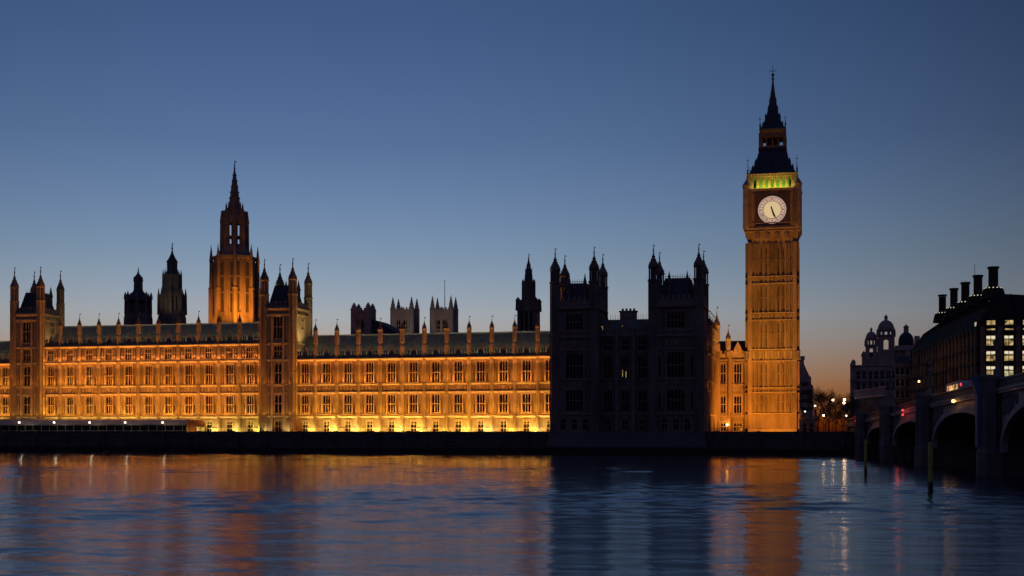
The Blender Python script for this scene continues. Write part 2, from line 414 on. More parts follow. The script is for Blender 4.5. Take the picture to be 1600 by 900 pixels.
def carved_band(mb, s0, s1, t, z0, z1):
    """heraldic frieze: shield in the middle of the bay, quatrefoil blocks beside it"""
    h = z1-z0; c = (s0+s1)/2; zc = (z0+z1)/2
    mb.prism([(c-.5, zc+h*.3), (c+.5, zc+h*.3), (c+.45, zc-.05), (c, zc-h*.34), (c-.45, zc-.05)], t-.3, t+.02)
    for sg in (-1, 1):                                # supporters leaning outwards
        mb.prism([(c+sg*.62, zc-h*.34), (c+sg*.95, zc-h*.34), (c+sg*1.25, zc+h*.36), (c+sg*1.0, zc+h*.36)], t-.24, t+.02)
        mb.box(c+sg*.0-.09+sg*.8, c+.09+sg*.8, t-.2, t+.02, zc+h*.1, zc+h*.36)
    x = s0+.95
    while x < s1-.9:
        if abs(x-c) > 1.45: mb.box(x-.22, x+.22, t-.16, t+.02, zc-h*.28, zc+h*.28); mb.box(x-.07, x+.07, t-.22, t-.15, zc-h*.2, zc+h*.2)
        x += .62

# ================================================================ SETTING
TWALL = 288.0; ZT = 4.3
def river():
    # one sheet of real waves: a fan of quads, finer near the viewer, on a flat sheet that carries the river on out of sight
    import numpy as np
    rg = np.random.default_rng(5)
    ang = np.radians(np.linspace(-58, 32, 1250)); t = np.geomspace(14, TWALL+.4, 850)
    A, Tt = np.meshgrid(np.tan(ang), t); X = A*Tt; Z = np.zeros_like(X)
    dt = np.gradient(t)[:, None]
    gust = np.zeros_like(X)
    for k in range(10):
        l = rg.uniform(25, 90); th = rg.uniform(0, 2*np.pi); gust += np.sin(2*np.pi*(X*np.cos(th)*.5+Tt*np.sin(th))/l+rg.uniform(0, 6.28))
    gust = np.clip(1+gust*.16, .35, 1.8)
    for k in range(WN):
        l = np.exp(rg.uniform(np.log(.5), np.log(8))); th = np.pi/2+rg.normal(0, .42)
        keep = np.clip(l/dt/3-.5, 0, 1)
        amp = WSLOPE*l/(2*np.pi)*np.sqrt(2/WN)
        Z += keep*amp*np.sin(2*np.pi*(X*np.cos(th)+Tt*np.sin(th))/l+rg.uniform(0, 6.28))
    Z *= gust
    n, m = X.shape; co = np.stack([X, Tt, Z], -1).reshape(-1, 3)
    idx = np.arange(n*m).reshape(n, m); q = np.stack([idx[:-1,:-1], idx[:-1,1:], idx[1:,1:], idx[1:,:-1]], -1).reshape(-1, 4)
    base = np.array([(-900,-120,-.6),(900,-120,-.6),(900,TWALL+.6,-.6),(-900,TWALL+.6,-.6)])
    co = np.concatenate([co, base]); q = np.concatenate([q, [[n*m, n*m+1, n*m+2, n*m+3]]])
    me = bpy.data.meshes.new('water'); me.vertices.add(len(co)); me.vertices.foreach_set('co', co.ravel())
    me.loops.add(q.size); me.loops.foreach_set('vertex_index', q.ravel()); me.polygons.add(len(q))
    me.polygons.foreach_set('loop_start', np.arange(0, q.size, 4)); me.polygons.foreach_set('loop_total', np.full(len(q), 4))
    me.update(calc_edges=True); me.polygons.foreach_set('use_smooth', np.ones(len(q), bool)); me.materials.append(M['water'])
    o = bpy.data.objects.new('water', me); COL.objects.link(o); struct(o)
WN, WSLOPE = 90, .060
river()
mb = MB(); mb.face([(-5000,TWALL+.5,ZT),(5000,TWALL+.5,ZT),(5000,9000,ZT),(-5000,9000,ZT)])
struct(mb.build('ground', M['ground']))

# river wall
S_NPX = (loc_x(855, 286.5), loc_x(1104, 286.5))
wall = thing('river_wall', 'long dark granite river wall below the palace terrace', 'river wall', (0, TWALL, 0))
mb = MB()
mb.prismx([(TWALL-.5,0-1),(TWALL-.25,4.2),(TWALL+.5,4.2),(TWALL+.5,-1)], -330, 120)
mb.build('wall_face', M['granite'], wall)
mb = MB(); mb.box(-330, 120, TWALL-.4, TWALL+.35, 4.2, 4.42); mb.box(-330, 120, TWALL-.12, TWALL+.12, 4.42, 5.0); mb.box(-330, 120, TWALL-.25, TWALL+.25, 5.0, 5.14)
x = -330
while x < 118:
    mb.box(x, x+.9, TWALL-.7, TWALL+.3, -1, 5.3); x += 9.1
mb.build('parapet', M['granite'], wall)
mb = MB(); mb.box(-330, 120, TWALL-.75, TWALL-.3, -1, 1.3); mb.build('wet_footing', M['algae'], wall)
for z in (2.0, 2.9, 3.8):
    mb = MB(); mb.box(-330, 120, TWALL-.5, TWALL-.2, z, z+.14); mb.build('stone_course', M['pale_granite'], wall)
x = -318
while x < 118:
    if not (S_NPX[0] < x < S_NPX[1]):
        mb = MB()
        for q in (-.25, .25): mb.box(x+q-.05, x+q+.05, TWALL-.95, TWALL-.85, -.5, 4.4)
        z = .2
        while z < 4.3: mb.box(x-.2, x+.2, TWALL-.93, TWALL-.87, z, z+.05); z += .4
        mb.build('wall_ladder', M['iron'], wall)
    x += 36.4

# ================================================================ RIVER FRONT WINGS
Z1, Z2a, Z2, Z3, Z4 = 9.35, 15.0, 17.0, 23.3, 27.5   # string courses
TF = 300.0
def wing(T, edges, attic, zr, pin, s_lo, s_hi, skip_ground=False):
    """one wing of the river front; edges = bay boundaries along s, pin = (shaft top, tip)"""
    zc = Z4 if attic else Z3                        # cornice
    t = TF
    ops = []; wins = []; orns = []; sh = None
    for a, b in zip(edges, edges[1:]):
        c = (a+b)/2; orn = MB(); orns.append(orn)
        for (z, h, w, l, tr) in [(5.15, 2.6, 1.35, 2, .72), (9.95, 4.5, 1.95, 3, .46), (17.45, 5.0, 1.95, 3, .47)]+([(23.95, 2.9, 2.2, 4, .55)] if attic else []):
            if c-w/2 < s_lo+.2 or c+w/2 > s_hi-.2: continue
            ops.append((c-w/2, c+w/2, z, z+h)); wins.append((c, z, w, h, l, tr))
        for z in (9.95, 17.45):                      # statue niches sunk in the wall beside each window
            for q0, q1 in ((c-1.78, c-1.42), (c+1.42, c+1.78)):
                if q0 > s_lo+.3 and q1 < s_hi-.3: ops.append((q0, q1, z-.1, z+2.0))
        a2, b2 = max(a+.75, s_lo), min(b-.75, s_hi)
        if b2-a2 < 2.6: continue
        for z0_, z1_ in ((Z1+.3, Z2a-.12), (Z2+.24, Z3-.15))+(((Z3+.55, Z4-.14),) if attic else ()):
            for q in (-1.17, 1.17): orn.box(c+q-.1, c+q+.1, t-.42, t+.02, z0_, z1_)
            orn.box(c-1.06, c+1.06, t-.3, t+.02, z1_-.3, z1_-.02)
        panelling(orn, a2, b2, t, Z1+.35, Z2a-.15, c-1.82, c+1.82, sh)
        panelling(orn, a2, b2, t, Z2+.25, Z3-.2, c-1.82, c+1.82, sh)
        if attic: panelling(orn, a2, b2, t, Z3+.6, Z4-.15, c-1.5, c+1.5, sh)
        carved_band(orn, a, b, t, Z2a+.15, Z2-.05)
        orn.box(c-.95, c+.95, t-.25, t+.02, 7.95, 8.15)
        orn.box(a2, b2, t-.2, t+.02, 5.9, 6.1)
    mb = MB(); wall_plane(mb, (0,t), (1,0), (0,1), s_lo, s_hi, ZT, zc, ops, .45)
    mb.box(s_lo, s_hi, t+.6, t+16, ZT, zc-.02)       # body behind the front skin
    mb.build('wall', M['stone'], T)
    for c, z, w, h, l, tr in wins: inst(window_mesh(w, h, l, tr), 'window', T, (c, t, z))
    for orn in orns:
        if orn.v: orn.build('tracery', M['trim'], T)
    mb = MB()
    for z, h, pr in [(ZT, .75, .45), (Z1-.42, .26, .7), (Z1, .24, .6), (Z2a-.1, .26, .45), (Z2-.05, .28, .62), (Z3-.12, .34, .6 if attic else .95)]+([(Z3+.3, .2, .5), (Z4-.12, .34, .95)] if attic else []):
        band(mb, s_lo, s_hi, t, z, h, pr)
    mb.build('string_course', M['trim'], T)
    for e in edges:                                  # octagonal buttress up to the parapet, pinnacle above
        if e < s_lo+.3 or e > s_hi-.3: continue
        mb = MB(); r = .5
        prof = [(ZT, r*1.3), (ZT+.9, r*1.3), (ZT+1, r)]
        for z in (Z1, Z2a, Z2, Z3)+((Z4,) if attic else ()): prof += [(z-.3, r), (z-.25, r*1.22), (z+.2, r*1.22), (z+.25, r)]
        mb.lathe(e, t-.25, prof+[(zc+1.35, r)], 8)
        mb.build('buttress', M['stone'], T)
        inst(pin, 'pinnacle', T, (e, t-.25, zc+1.35))
    mb = MB()                                        # parapet: solid course, merlons, gablet on each bay
    mb.box(s_lo, s_hi, t-.1, t+.35, zc+.3, zc+1.0)
    for a, b in zip(edges, edges[1:]):
        c = (a+b)/2; x = a+.95
        while x < b-.7:
            if abs(x-c) > .75: mb.box(x-.17, x+.17, t-.05, t+.3, zc+1.0, zc+1.9); mb.prism([(x-.17,zc+1.9),(x+.17,zc+1.9),(x,zc+2.25)], t-.05, t+.3)
            x += .62
        if c > s_lo+1 and c < s_hi-1:
            mb.prism([(c-.75,zc+1.0),(c+.75,zc+1.0),(c+.55,zc+1.9),(c,zc+3.2),(c-.55,zc+1.9)], t-.12, t+.34)
            mb.lathe(c, t+.1, [(zc+3.1,.08),(zc+3.9,.03)], 5)
    mb.build('parapet', M['soot_trim'], T)  # dark colour stands in for the shade above the floodlit cornice
    mb = MB()                                        # iron roof, both slopes, with ribs and lead ridge
    y0, y1, y2, ze = t+1.3, t+8, t+15, zc+.35
    mb.prismx([(y0,ze),(y1,zr),(y2,ze)], s_lo, s_hi)
    sl = (zr-ze)/(y1-y0); x = s_lo+.3
    while x < s_hi-.2:
        mb.prismx([(y0,ze+.02),(y0,ze+.10),(y1,zr+.08),(y1,zr+.0)], x-.05, x+.05); x += .85
    mb.build('roof', M['roof'], T)
    mb = MB(); mb.box(s_lo, s_hi, y1-.3, y1+.3, zr-.1, zr+.22); mb.build('ridge', M['lead'], T)
    return zc

sR = [loc_x(x, TF) for x in (527.0, 840.7)]; bay = (sR[1]-sR[0])/9
eR = [sR[0]+bay*k for k in range(-2, 11)]
sC = [loc_x(x, TF) for x in (95.0, 375.0)]; bayC = (sC[1]-sC[0])/9
eC = [sC[0]+bayC*k for k in range(-1, 11)]
S_T2 = (loc_x(409.5, 298.6), loc_x(459.5, 298.6)); S_T1 = (loc_x(19, 298.6), loc_x(65, 298.6))
S_NP = (loc_x(861, 286.5), loc_x(1098, 286.5))
PIN_R = pinnacle_mesh(Z3+1.35, 30.6, 33.2, .5, 'pinnacle'); PIN_C = pinnacle_mesh(Z4+1.35, 33.2, 36.0, .5, 'pinnacle')

TR = thing('north_wing', 'floodlit three storey Gothic wing between the turreted square tower and the unlit dark block', 'palace wing', (eR[6], TF, ZT))
zcR = wing(TR, eR, False, 29.9, PIN_R, S_T2[1], S_NP[0]+2)
TC = thing('central_block', 'floodlit four storey Gothic range with attic windows, behind the long terrace marquee', 'palace wing', (eC[5], TF, ZT))
zcC = wing(TC, eC, True, 33.6, PIN_C, S_T1[1], S_T2[0])
eL = [S_T1[0]-bayC*k for k in range(6, -1, -1)]
TL = thing('south_wing', 'end of a low floodlit Gothic wing cut off by the left edge of the photo', 'palace wing', (eL[3], TF, ZT))
wing(TL, eL, False, 29.9, PIN_R, eL[0], S_T1[0])

# floodlights of the wings
def flood(T, s0, s1, edges, attic, ground=1.0, k=1.22, zf=4.7):
    o = strip('river_terrace_floodlights', T, s0+3.5, s1-3.5, 290.3, zf, 7.4*k, SODIUM, 40 if zf < 6 else 30, .3)
    for a, b in zip(edges, edges[1:]):               # one batten lamp per bay, no two alike
        a, b = max(a, s0), min(b, s1)
        if b-a < 1.5: continue
        m_ = (b-a)*.18
        strip('ledge_floodlight', T, a+m_, b-m_, TF-1.35, Z1+.15, 2.7*k*ORN.uniform(.6, 1.3), WARM, 14)
        strip('ledge_floodlight', T, a+m_, b-m_, TF-1.3, Z2+.3, 2.7*k*ORN.uniform(.55, 1.3), (1, ORN.uniform(.34, .42), .035), 14)
    strip('ledge_floodlights', T, s0, s1, TF-1.3, Z3-1.6, .8*k, PINK, 6)
    strip('ledge_floodlights', T, s0, s1, TF-1.25, Z2a-1.5, .5*k, PINK, 6)
    if attic: strip('ledge_floodlights', T, s0, s1, TF-1.0, Z3+.5, 1.0*k, PINK, 14)
    strip('gutter_floodlights', T, s0, s1, TF+.75, (Z4 if attic else Z3)+.95, 1.7, GUTTER, 36)
    for e in edges:
        if e < s0+.3 or e > s1-.3: continue
        for ds, w in ((-1.0, 1.0), (1.0, .30)):
            if s0 < e+ds < s1:
                light('SPOT', 'terrace_floodlight', T, (e+ds, TF-1.5, ZT+.25), 105*ground*w*ORN.choice((.45, .7, .9, 1, 1.1, 1.3)), (1, ORN.uniform(.84, .98), ORN.uniform(.18, .32)), (e+ds*.9, TF, ZT+3.4), .12, spot=125, blend=.9)
flood(TR, S_T2[1], S_NP[0]+.5, eR, False)
flood(TC, S_T1[1], S_T2[0], eC, True, .75, zf=9.3)
flood(TL, eL[0], S_T1[0], eL, False, .9, zf=9.3)

# ================================================================ SQUARE TURRETED TOWERS OF THE RIVER FRONT
def river_tower(T, s0, s1, xback, lit_side=True):
    t0 = 298.6; t1 = t_for(s1, xback); zc = 36.2; c = (s0+s1)/2; w = s1-s0
    ops = [(c-.95, c+.95, 9.9, 14.6), (c-.95, c+.95, 17.4, 22.6), (c-1.1, c+1.1, 24.0, 27.0), (c-1.25, c+1.25, 28.8, 34.6), (c-.8, c+.8, 5.0, 8.0)]
    mb = MB(); wall_plane(mb, (0,t0), (1,0), (0,1), s0, s1, ZT, zc, ops, .45)
    tm = (t0+t1)/2
    sops = [(tm-t0-1.2, tm-t0+1.2, 31.5, 35.0)]
    wall_plane(mb, (s1,t0), (0,1), (-1,0), 0, t1-t0, ZT, zc, sops, .45)
    mb.box(s0, s1-.5, t0+.5, t1, ZT, zc-.01)
    mb.build('wall', M['stone'], T)
    for a, b, z0, z1 in ops: inst(window_mesh(b-a, z1-z0, 2 if b-a < 2 else 3, .5), 'window', T, (c, t0, z0))
    inst(window_mesh(2.4, 3.5, 3, .5), 'window', T, (s1, tm, 31.5), pi/2)
    mb = MB()
    for z, h, pr in [(Z1-.35,.3,.3),(Z2a-.1,.25,.2),(Z2-.02,.24,.3),(Z3-.12,.3,.3),(Z4-.12,.3,.35),(zc-1.6,.35,.35),(zc-.1,.4,.5)]:
        band(mb, s0, s1, t0, z, h, pr)
        if z > 27: mb.box(s1-.2, s1+pr, t0-pr, t1, z+.002, z+h-.002)
    for sg in (-1, 1):                                # shafts either side of the middle window column
        mb.box(c+sg*1.55-.22, c+sg*1.55+.22, t0-.35, t0+.05, ZT, zc-1.7)
        mb.box(c+sg*2.5-.1, c+sg*2.5+.1, t0-.2, t0+.05, Z1, zc-1.7)
    mb.build('string_course', M['trim'], T)
    mb = MB(); battlement(mb, s0+.8, s1-.8, t0-.1, zc+.3, .7, .9, .6, .5); battlement(mb, s0+.8, s1-.8, t1-.4, zc+.3, .7, .9, .6, .5)
    battlement_y(mb, s1-.35, t0+.8, t1-.8, zc+.3, .7, .9, .6, .5); battlement_y(mb, s0-.05, t0+.8, t1-.8, zc+.3, .7, .9, .6, .5)
    mb.build('parapet', M['soot_trim'], T)
    mb = MB(); mb.frustum((s0+1, s1-1, t0+1, t1-1, zc+.2), (s0+2.3, s1-2.3, t0+2.6, t1-2.6, 42.4)); mb.build('roof', M['slate'], T)
    mb = MB(); x = s0+2.4
    while x < s1-2.3:
        for y in (t0+2.7, t1-2.7): mb.tube((x,y,42.4),(x,y,43.3),.05,.02,4)
        x += .5
    mb.build('roof_cresting', M['iron'], T)
    for x, y, k in ((s0+.5, t0+.3, 0), (s1-.5, t0+.3, 0), (s0+.5, t1-.3, 1), (s1-.3, t1-.3, 1)):
        turret(T, x, y, ZT if not k else 30, 40.0, 43.6, 48.8, 1.02 if not k else .95, 'stone', 'soot')
    for x in (s0+w*.3, s1-w*.3): 
        mb = MB(); mb.lathe(x, t1-1.2, [(zc,.5),(41.5,.45),(41.7,.6),(44.5,.03)], 8); mb.build('chimney_pinnacle', M['soot'], T)
    # lamps: on the terrace at its foot, and on the roof of the next wing lighting the side
    light('SPOT', 'terrace_floodlight', T, (s0+1.6, t0-1.4, ZT+.3), 26, METAL, (s0+1.8, t0, ZT+4), .12, spot=110, blend=.9)
    light('SPOT', 'terrace_floodlight', T, (s1-1.6, t0-1.4, ZT+.3), 26, METAL, (s1-1.8, t0, ZT+4), .12, spot=110, blend=.9)
    light('SPOT', 'roof_floodlight', T, (s1+4, t0+2.3, Z3+2.2), 260, (1, .85, .4), (s1, t0+4.2, 34), .2, spot=80, blend=.9)
    for x in (s0+.6, s1-.6): light('SPOT', 'ledge_floodlight', T, (x, t0-1.6, Z2+.4), 22, SODIUM, (x, t0-.3, 30), .1, spot=50, blend=.9)
    strip('ledge_floodlights', T, s0+.5, s1-.5, t0-1.0, Z1+.1, .5, WARM, 12)
    strip('ledge_floodlights', T, s0+.5, s1-.5, t0-.9, Z2+.3, .25, SODIUM, 12)
T2 = thing('square_tower', 'square four turreted tower rising between the higher and the lower floodlit wings', 'tower', ((S_T2[0]+S_T2[1])/2, 298.6, ZT), 'square turreted towers of the river front')
river_tower(T2, *S_T2, 484)
T1 = thing('square_tower', 'square four turreted tower by the left edge of the photo', 'tower', ((S_T1[0]+S_T1[1])/2, 298.6, ZT), 'square turreted towers of the river front')
river_tower(T1, *S_T1, 97)

# ================================================================ DARK NORTH PAVILION (unlit)
def north_pavilion():
    t0 = 286.5; s0, s1 = S_NP
    T = thing('end_pavilion', 'unlit dark Gothic block with two turreted towers standing straight out of the river', 'palace wing', ((s0+s1)/2, t0, 0))
    a1 = loc_x(934, t0); b0 = loc_x(1014.5, t0); zc = 33.4
    tb = t_for(loc_x(927.7, t0), 940.5)+1
    tc0 = 289.5; zcc = 27.2
    wins = []; walls = MB(); trim = MB()
    for p, q in ((s0, a1), (b0, s1)):
        trim = MB()
        c = (p+q)/2; w = q-p; ops = []
        for z, h in ((9.9, 4.8), (17.4, 5.6), (28.6, 3.4)):
            ops.append((c-1.9, c+1.9, z, z+h)); wins.append((c, t0, z, 3.8, h, 5, .5))
            if z < 20:
                for sg in (-1, 1): ops.append((c+sg*3.9-.5, c+sg*3.9+.5, z+.3, z+h-.8)); wins.append((c+sg*3.9, t0, z+.3, 1.0, h-1.1, 1, .5))
        for sg in (-1, 0, 1): ops.append((c+sg*2.6-.55, c+sg*2.6+.55, 5.6, 7.9)); wins.append((c+sg*2.6, t0, 5.6, 1.1, 2.3, 2, .6))
        wall_plane(walls, (0,t0), (1,0), (0,1), p, q, 5, zc, ops, .45)
        walls.box(p, q, t0+.6, tb, 5, zc-.01); walls.box(p, p+.55, t0, t0+.6, 5, zc-.02); walls.box(q-.55, q, t0+.003, t0+.6, 5, zc-.02)
        for z, h, pr in [(Z1-.35,.35,.35),(Z2a-.1,.25,.2),(Z2-.02,.3,.3),(Z3+.4,.3,.3),(26.6,.4,.45),(27.9,.25,.3),(zc-.2,.5,.6)]:
            band(trim, p, q, t0, z, h, pr); trim.box(q-.2, q+pr*.7, t0-pr*.7, tb, z+.004, z+h-.004)
        for k in range(-6, 7):
            if abs(k) in (3, 5, 6): trim.box(c+k*.8-.09, c+k*.8+.09, t0-.2, t0+.02, Z1, zc-.4)
        carved_band(trim, c-3, c+3, t0, Z2a+.15, Z2-.1); carved_band(trim, c-3, c+3, t0, 24, 26.4)
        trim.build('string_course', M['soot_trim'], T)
    trim = MB()
    c0 = (a1+b0)/2; cw = (b0-a1)/3; ops = []
    for i in range(3):
        c = a1+cw*(i+.5)
        for z, h, w in ((5.6,2.3,1.3),(9.9,4.6,1.8),(17.4,5.0,1.8),(23.8,2.6,1.8)):
            ops.append((c-w/2, c+w/2, z, z+h)); wins.append((c, tc0, z, w, h, 3, .48, i == 1 and z == 17.4))
    wall_plane(walls, (0,tc0), (1,0), (0,1), a1, b0, 5, zcc, ops, .45); walls.box(a1, b0, tc0+.6, tb, 5, zcc-.01)
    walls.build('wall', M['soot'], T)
    for wn in wins:
        lit = len(wn) > 7 and wn[7]
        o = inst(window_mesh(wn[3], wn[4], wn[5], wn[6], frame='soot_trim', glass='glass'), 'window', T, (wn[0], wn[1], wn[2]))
        if lit:
            mb = MB(); mb.box(wn[0]-.72, wn[0]-.6, wn[1]+.3, wn[1]+.42, wn[2]+.3, wn[2]+1.9); mb.box(wn[0]+.06, wn[0]+.26, wn[1]+.3, wn[1]+.42, wn[2]+.2, wn[2]+1.6)
            mb.build('lit_pane', M['lit'], o)
    for z, h, pr in [(Z1-.35,.3,.3),(Z2-.02,.24,.3),(Z3,.3,.3),(zcc-.2,.4,.5)]: band(trim, a1, b0, tc0, z, h, pr)
    for i in range(1, 3): mb = MB(); mb.lathe(a1+cw*i, tc0-.2, [(5,.6),(zcc+1.6,.55)], 8); mb.build('buttress', M['soot_trim'], T)
    trim.build('string_course', M['soot_trim'], T)
    # parapets
    mb = MB()
    for p, q in ((s0, a1), (b0, s1)):
        battlement(mb, p+1.4, q-1.4, t0-.15, zc+.3, 1.4, 1.0, .6, .5); battlement(mb, p+1.4, q-1.4, tb-.4, zc+.3, 1.4, 1, .6, .5)
        battlement_y(mb, q-.4, t0+1.3, tb-1.2, zc+.3, 1.4, 1, .6, .5); battlement_y(mb, p, t0+1.3, tb-1.2, zc+.3, 1.4, 1, .6, .5)
    battlement(mb, a1, b0, tc0-.15, zcc+.2, 1.0, .8, .5, .55)
    for i in range(3):
        c = a1+cw*(i+.5); mb.prism([(c-.9,zcc+1.2),(c+.9,zcc+1.2),(c+.6,zcc+2.2),(c,zcc+3.9),(c-.6,zcc+2.2)], tc0-.2, tc0+.2)
    mb.build('parapet', M['soot_trim'], T)
    # roofs
    for p, q, top in ((s0, a1, 39.6), (b0, s1, 40.2)):
        mb = MB(); mb.frustum((p+1.3, q-1.3, t0+1.5, tb-1.5, zc+.2), (p+3.2, q-3.2, t0+3.6, tb-3.6, top)); mb.build('roof', M['slate'], T)
        mb = MB(); x = p+3.3
        while x < q-3.2:
            for y in (t0+3.7, tb-3.7): mb.tube((x,y,top-.02),(x,y,top+1.0),.05,.02,4)
            x += .55
        mb.box(p+3.2, q-3.2, t0+3.62, t0+3.7, top+.35, top+.43)
        mb.build('roof_cresting', M['iron'], T)
        for x in (p+(q-p)*.36, p+(q-p)*.7):
            mb = MB(); mb.lathe(x, t0+1.7, [(zc,.45),(38.6,.4),(38.8,.55),(41.6,.03)], 8); mb.build('chimney_pinnacle', M['soot'], T)
    mb = MB(); mb.prismx([(tc0+1,zcc+.2),(tc0+5.5,31.4),(tb-3,31.4),(tb,zcc+.2)], a1+.05, b0-.05); mb.build('roof', M['roof'], T)
    mb = MB(); x = a1+.4
    while x < b0-.2: mb.tube((x,tc0+5.6,31.4),(x,tc0+5.6,32.7),.05,.02,4); x += .6
    mb.build('roof_cresting', M['iron'], T)
    xc = loc_x(982, tc0+7); mb = MB(); mb.box(xc-1.9, xc+1.9, tc0+6, tc0+8, 30.5, 33.2); mb.box(xc-2.1, xc+2.1, tc0+5.8, tc0+8.2, 33.2, 33.5)
    for k in range(4): mb.lathe(xc-1.35+k*.9, tc0+7, [(33.5,.3),(34.1,.24)], 8)
    mb.build('chimney', M['brown'], T)
    for xp, yp in ((941, 517), (974, 511), (1004, 510)):   # small lit roof lights behind the parapet
        x = loc_x(xp, tc0+1.3); mb = MB(); mb.box(x-.32, x+.32, tc0+.95, tc0+1.8, 28.35, 29.9); mb.prism([(x-.42,29.9),(x+.42,29.9),(x,30.5)], tc0+.9, tc0+2.4)
        d = mb.build('dormer', M['soot'], T); mb = MB(); mb.box(x-.2, x+.2, tc0+.9, tc0+.945, 28.7, 29.6); mb.build('lit_pane', M['lit'], d)
    # turrets at their measured places
    for p, q, in ((s0, a1), (b0, s1)):
        for x, y in ((p+.9, t0+.35), (q-.9, t0+.35), (p+.9, tb-.5), (q-.8, tb-.5)):
            turret(T, x, y, 4.9 if y < t0+1 else 30, 39.6, 42.4, 47.3, 1.12, 'soot', 'soot')
    # granite plinth in the river
    mb = MB(); mb.prismx([(t0-1.2,-1),(t0-.8,3.2),(t0+3,3.2),(t0+3,-1)], s0-.8, s1+.8); mb.box(s0-.5, s1+.5, t0-.7, t0+4, 3.2, 5.05)
    mb.build('plinth', M['pale_granite'], T)
    mb = MB(); mb.box(s0-.9, s1+.9, t0-1.6, t0-1.15, -1, 1.6); mb.build('wet_footing', M['algae'], T)
    return T, tb
TN, tbN = north_pavilion()

# ================================================================ NORTH RETURN AND LINK TO THE CLOCK TOWER
def north_range():
    s0 = S_NP[1]; tl = t_for(s0, 1119); zc = 25.6
    s2 = loc_x(1170, tl)
    T = thing('north_range', 'amber lit Gothic range in the corner between the dark block and the clock tower', 'palace wing', (s0, tl, ZT))
    ops = []; wins = []
    nb = 6; bw = (tl-tbN)/nb
    mb = MB()
    for i in range(nb):
        u = bw*(i+.5)
        for z, h in ((9.9,4.4),(17.4,5.0)): ops.append((u-1, u+1, z, z+h)); wins.append(((s0, tbN+u, z), 2.0, h, pi/2))
    wall_plane(mb, (s0,tbN), (0,1), (-1,0), 0, tl-tbN, ZT, zc, ops, .45)
    mb.box(s0-9, s0-.6, tbN+.02, tl+10, ZT, zc-.02)
    L0 = s2-s0; ops2 = []
    for xp in (1128, 1153):
        c = loc_x(xp, tl)-s0
        for z, h in ((9.9,4.4),(17.6,5.0),(5.4,2.0)):
            ops2.append((c-1, c+1, z, z+h)); wins.append(((s0+c, tl, z), 2.0, h, 0))
    wall_plane(mb, (s0,tl), (1,0), (0,1), 0, L0, ZT, 24.2, ops2, .45); mb.box(s0, s2, tl+.6, tl+10, ZT, 24.18)
    mb.build('wall', M['stone'], T)
    for at, w, h, rz in wins: inst(window_mesh(w, h, 3, .5), 'window', T, at, rz)
    mb = MB()
    for z, h, pr in [(Z1-.35,.3,.35),(Z2a-.1,.2,.2),(Z2,.24,.3),(23.3,.3,.4)]:
        mb.box(s0-.1, s0+pr, tbN, tl-pr-.01, z, z+h); mb.box(s0+.001, s2, tl-pr, tl+.1, z, z+h)
    for i in range(1, nb): b2 = MB(); b2.box(s0-.1, s0+.45, tbN+bw*i-.35, tbN+bw*i+.35, ZT, zc); b2.build('buttress', M['stone'], T)
    c = loc_x(1140, tl); b2 = MB(); b2.lathe(c, tl-.2, [(ZT,.6),(24.2,.5)], 8); b2.build('buttress', M['stone'], T)
    for xp in (1122.5, 1134.5, 1146.5, 1159): c = loc_x(xp, tl); mb.box(c-.12, c+.12, tl-.2, tl+.02, Z1, 23.2)
    mb.build('string_course', M['trim'], T)
    mb = MB(); battlement_y(mb, s0-.3, tbN+.5, tl-1, zc, 1.0, .9, .6, .6); battlement(mb, s0+.8, s2, tl-.15, 24.2, .9, .8, .6, .6)
    c = loc_x(1153, tl); mb.prism([(c-1.3,25.1),(c+1.3,25.1),(c+.9,26.4),(c,28.2),(c-.9,26.4)], tl-.22, tl+.2)
    mb.build('parapet', M['trim'], T)
    mb = MB(); mb.prismx([(tl+1,24.2),(tl+3.5,28.6),(tl+8,28.6),(tl+10,24.2)], s0+.3, s2); mb.build('roof', M['slate'], T)
    mb = MB(); mb.prism([(s0-8.5,zc),(s0-4.5,28.2),(s0-1,zc)], tbN+.1, tl+9); mb.build('roof', M['slate'], T)
    p1 = pinnacle_mesh(zc, 32.4, 36.8, .78, 'pinnacle', 'trim'); p2 = pinnacle_mesh(24.2, 28.9, 32.2, .6, 'pinnacle', 'trim')
    inst(p1, 'pinnacle', T, (s0+.2, tl-.3, zc))
    inst(p2, 'pinnacle', T, (loc_x(1138, tl), tl-.2, 24.2))
    for i in range(1, nb): inst(p2, 'pinnacle', T, (s0+.15, tbN+bw*i, zc))
    mb = MB(); mb.lathe(s0+.2, tl-.3, [(ZT,.95),(zc,.85)], 8); mb.build('buttress', M['stone'], T)
    # lamps
    lx = loc_x(1136, tl-1.2)
    mb = MB(); mb.box(lx-.2, lx+.2, tl-1.6, tl-.9, 6.5, 6.62); mb.tube((lx,tl-.9,6.4),(lx,tl,6.3),.05); f = mb.build('wall_lamp', M['iron'], T)
    mb = MB(); mb.sphere((lx, tl-1.25, 6.85), .24); mb.build('lamp_glass', M['lamp'], f)
    light('POINT', 'wall_lamp_light', T, (lx, tl-1.3, 7.2), 11, SODIUM, size=.3)
    light('SPOT', 'yard_floodlight', T, (s0+6, tl-17, ZT+.6), 700, SODIUM, (s0+4, tl, 16), .3, spot=80, blend=.8)
    for q in (8, 19, 30): light('SPOT', 'yard_floodlight', T, (s0+8, tbN+q, ZT+.6), 620, SODIUM, (s0, tbN+q+3, 13), .3, spot=100, blend=.8)
    return T, s0, tl
TNR, sNR, tNR = north_range()

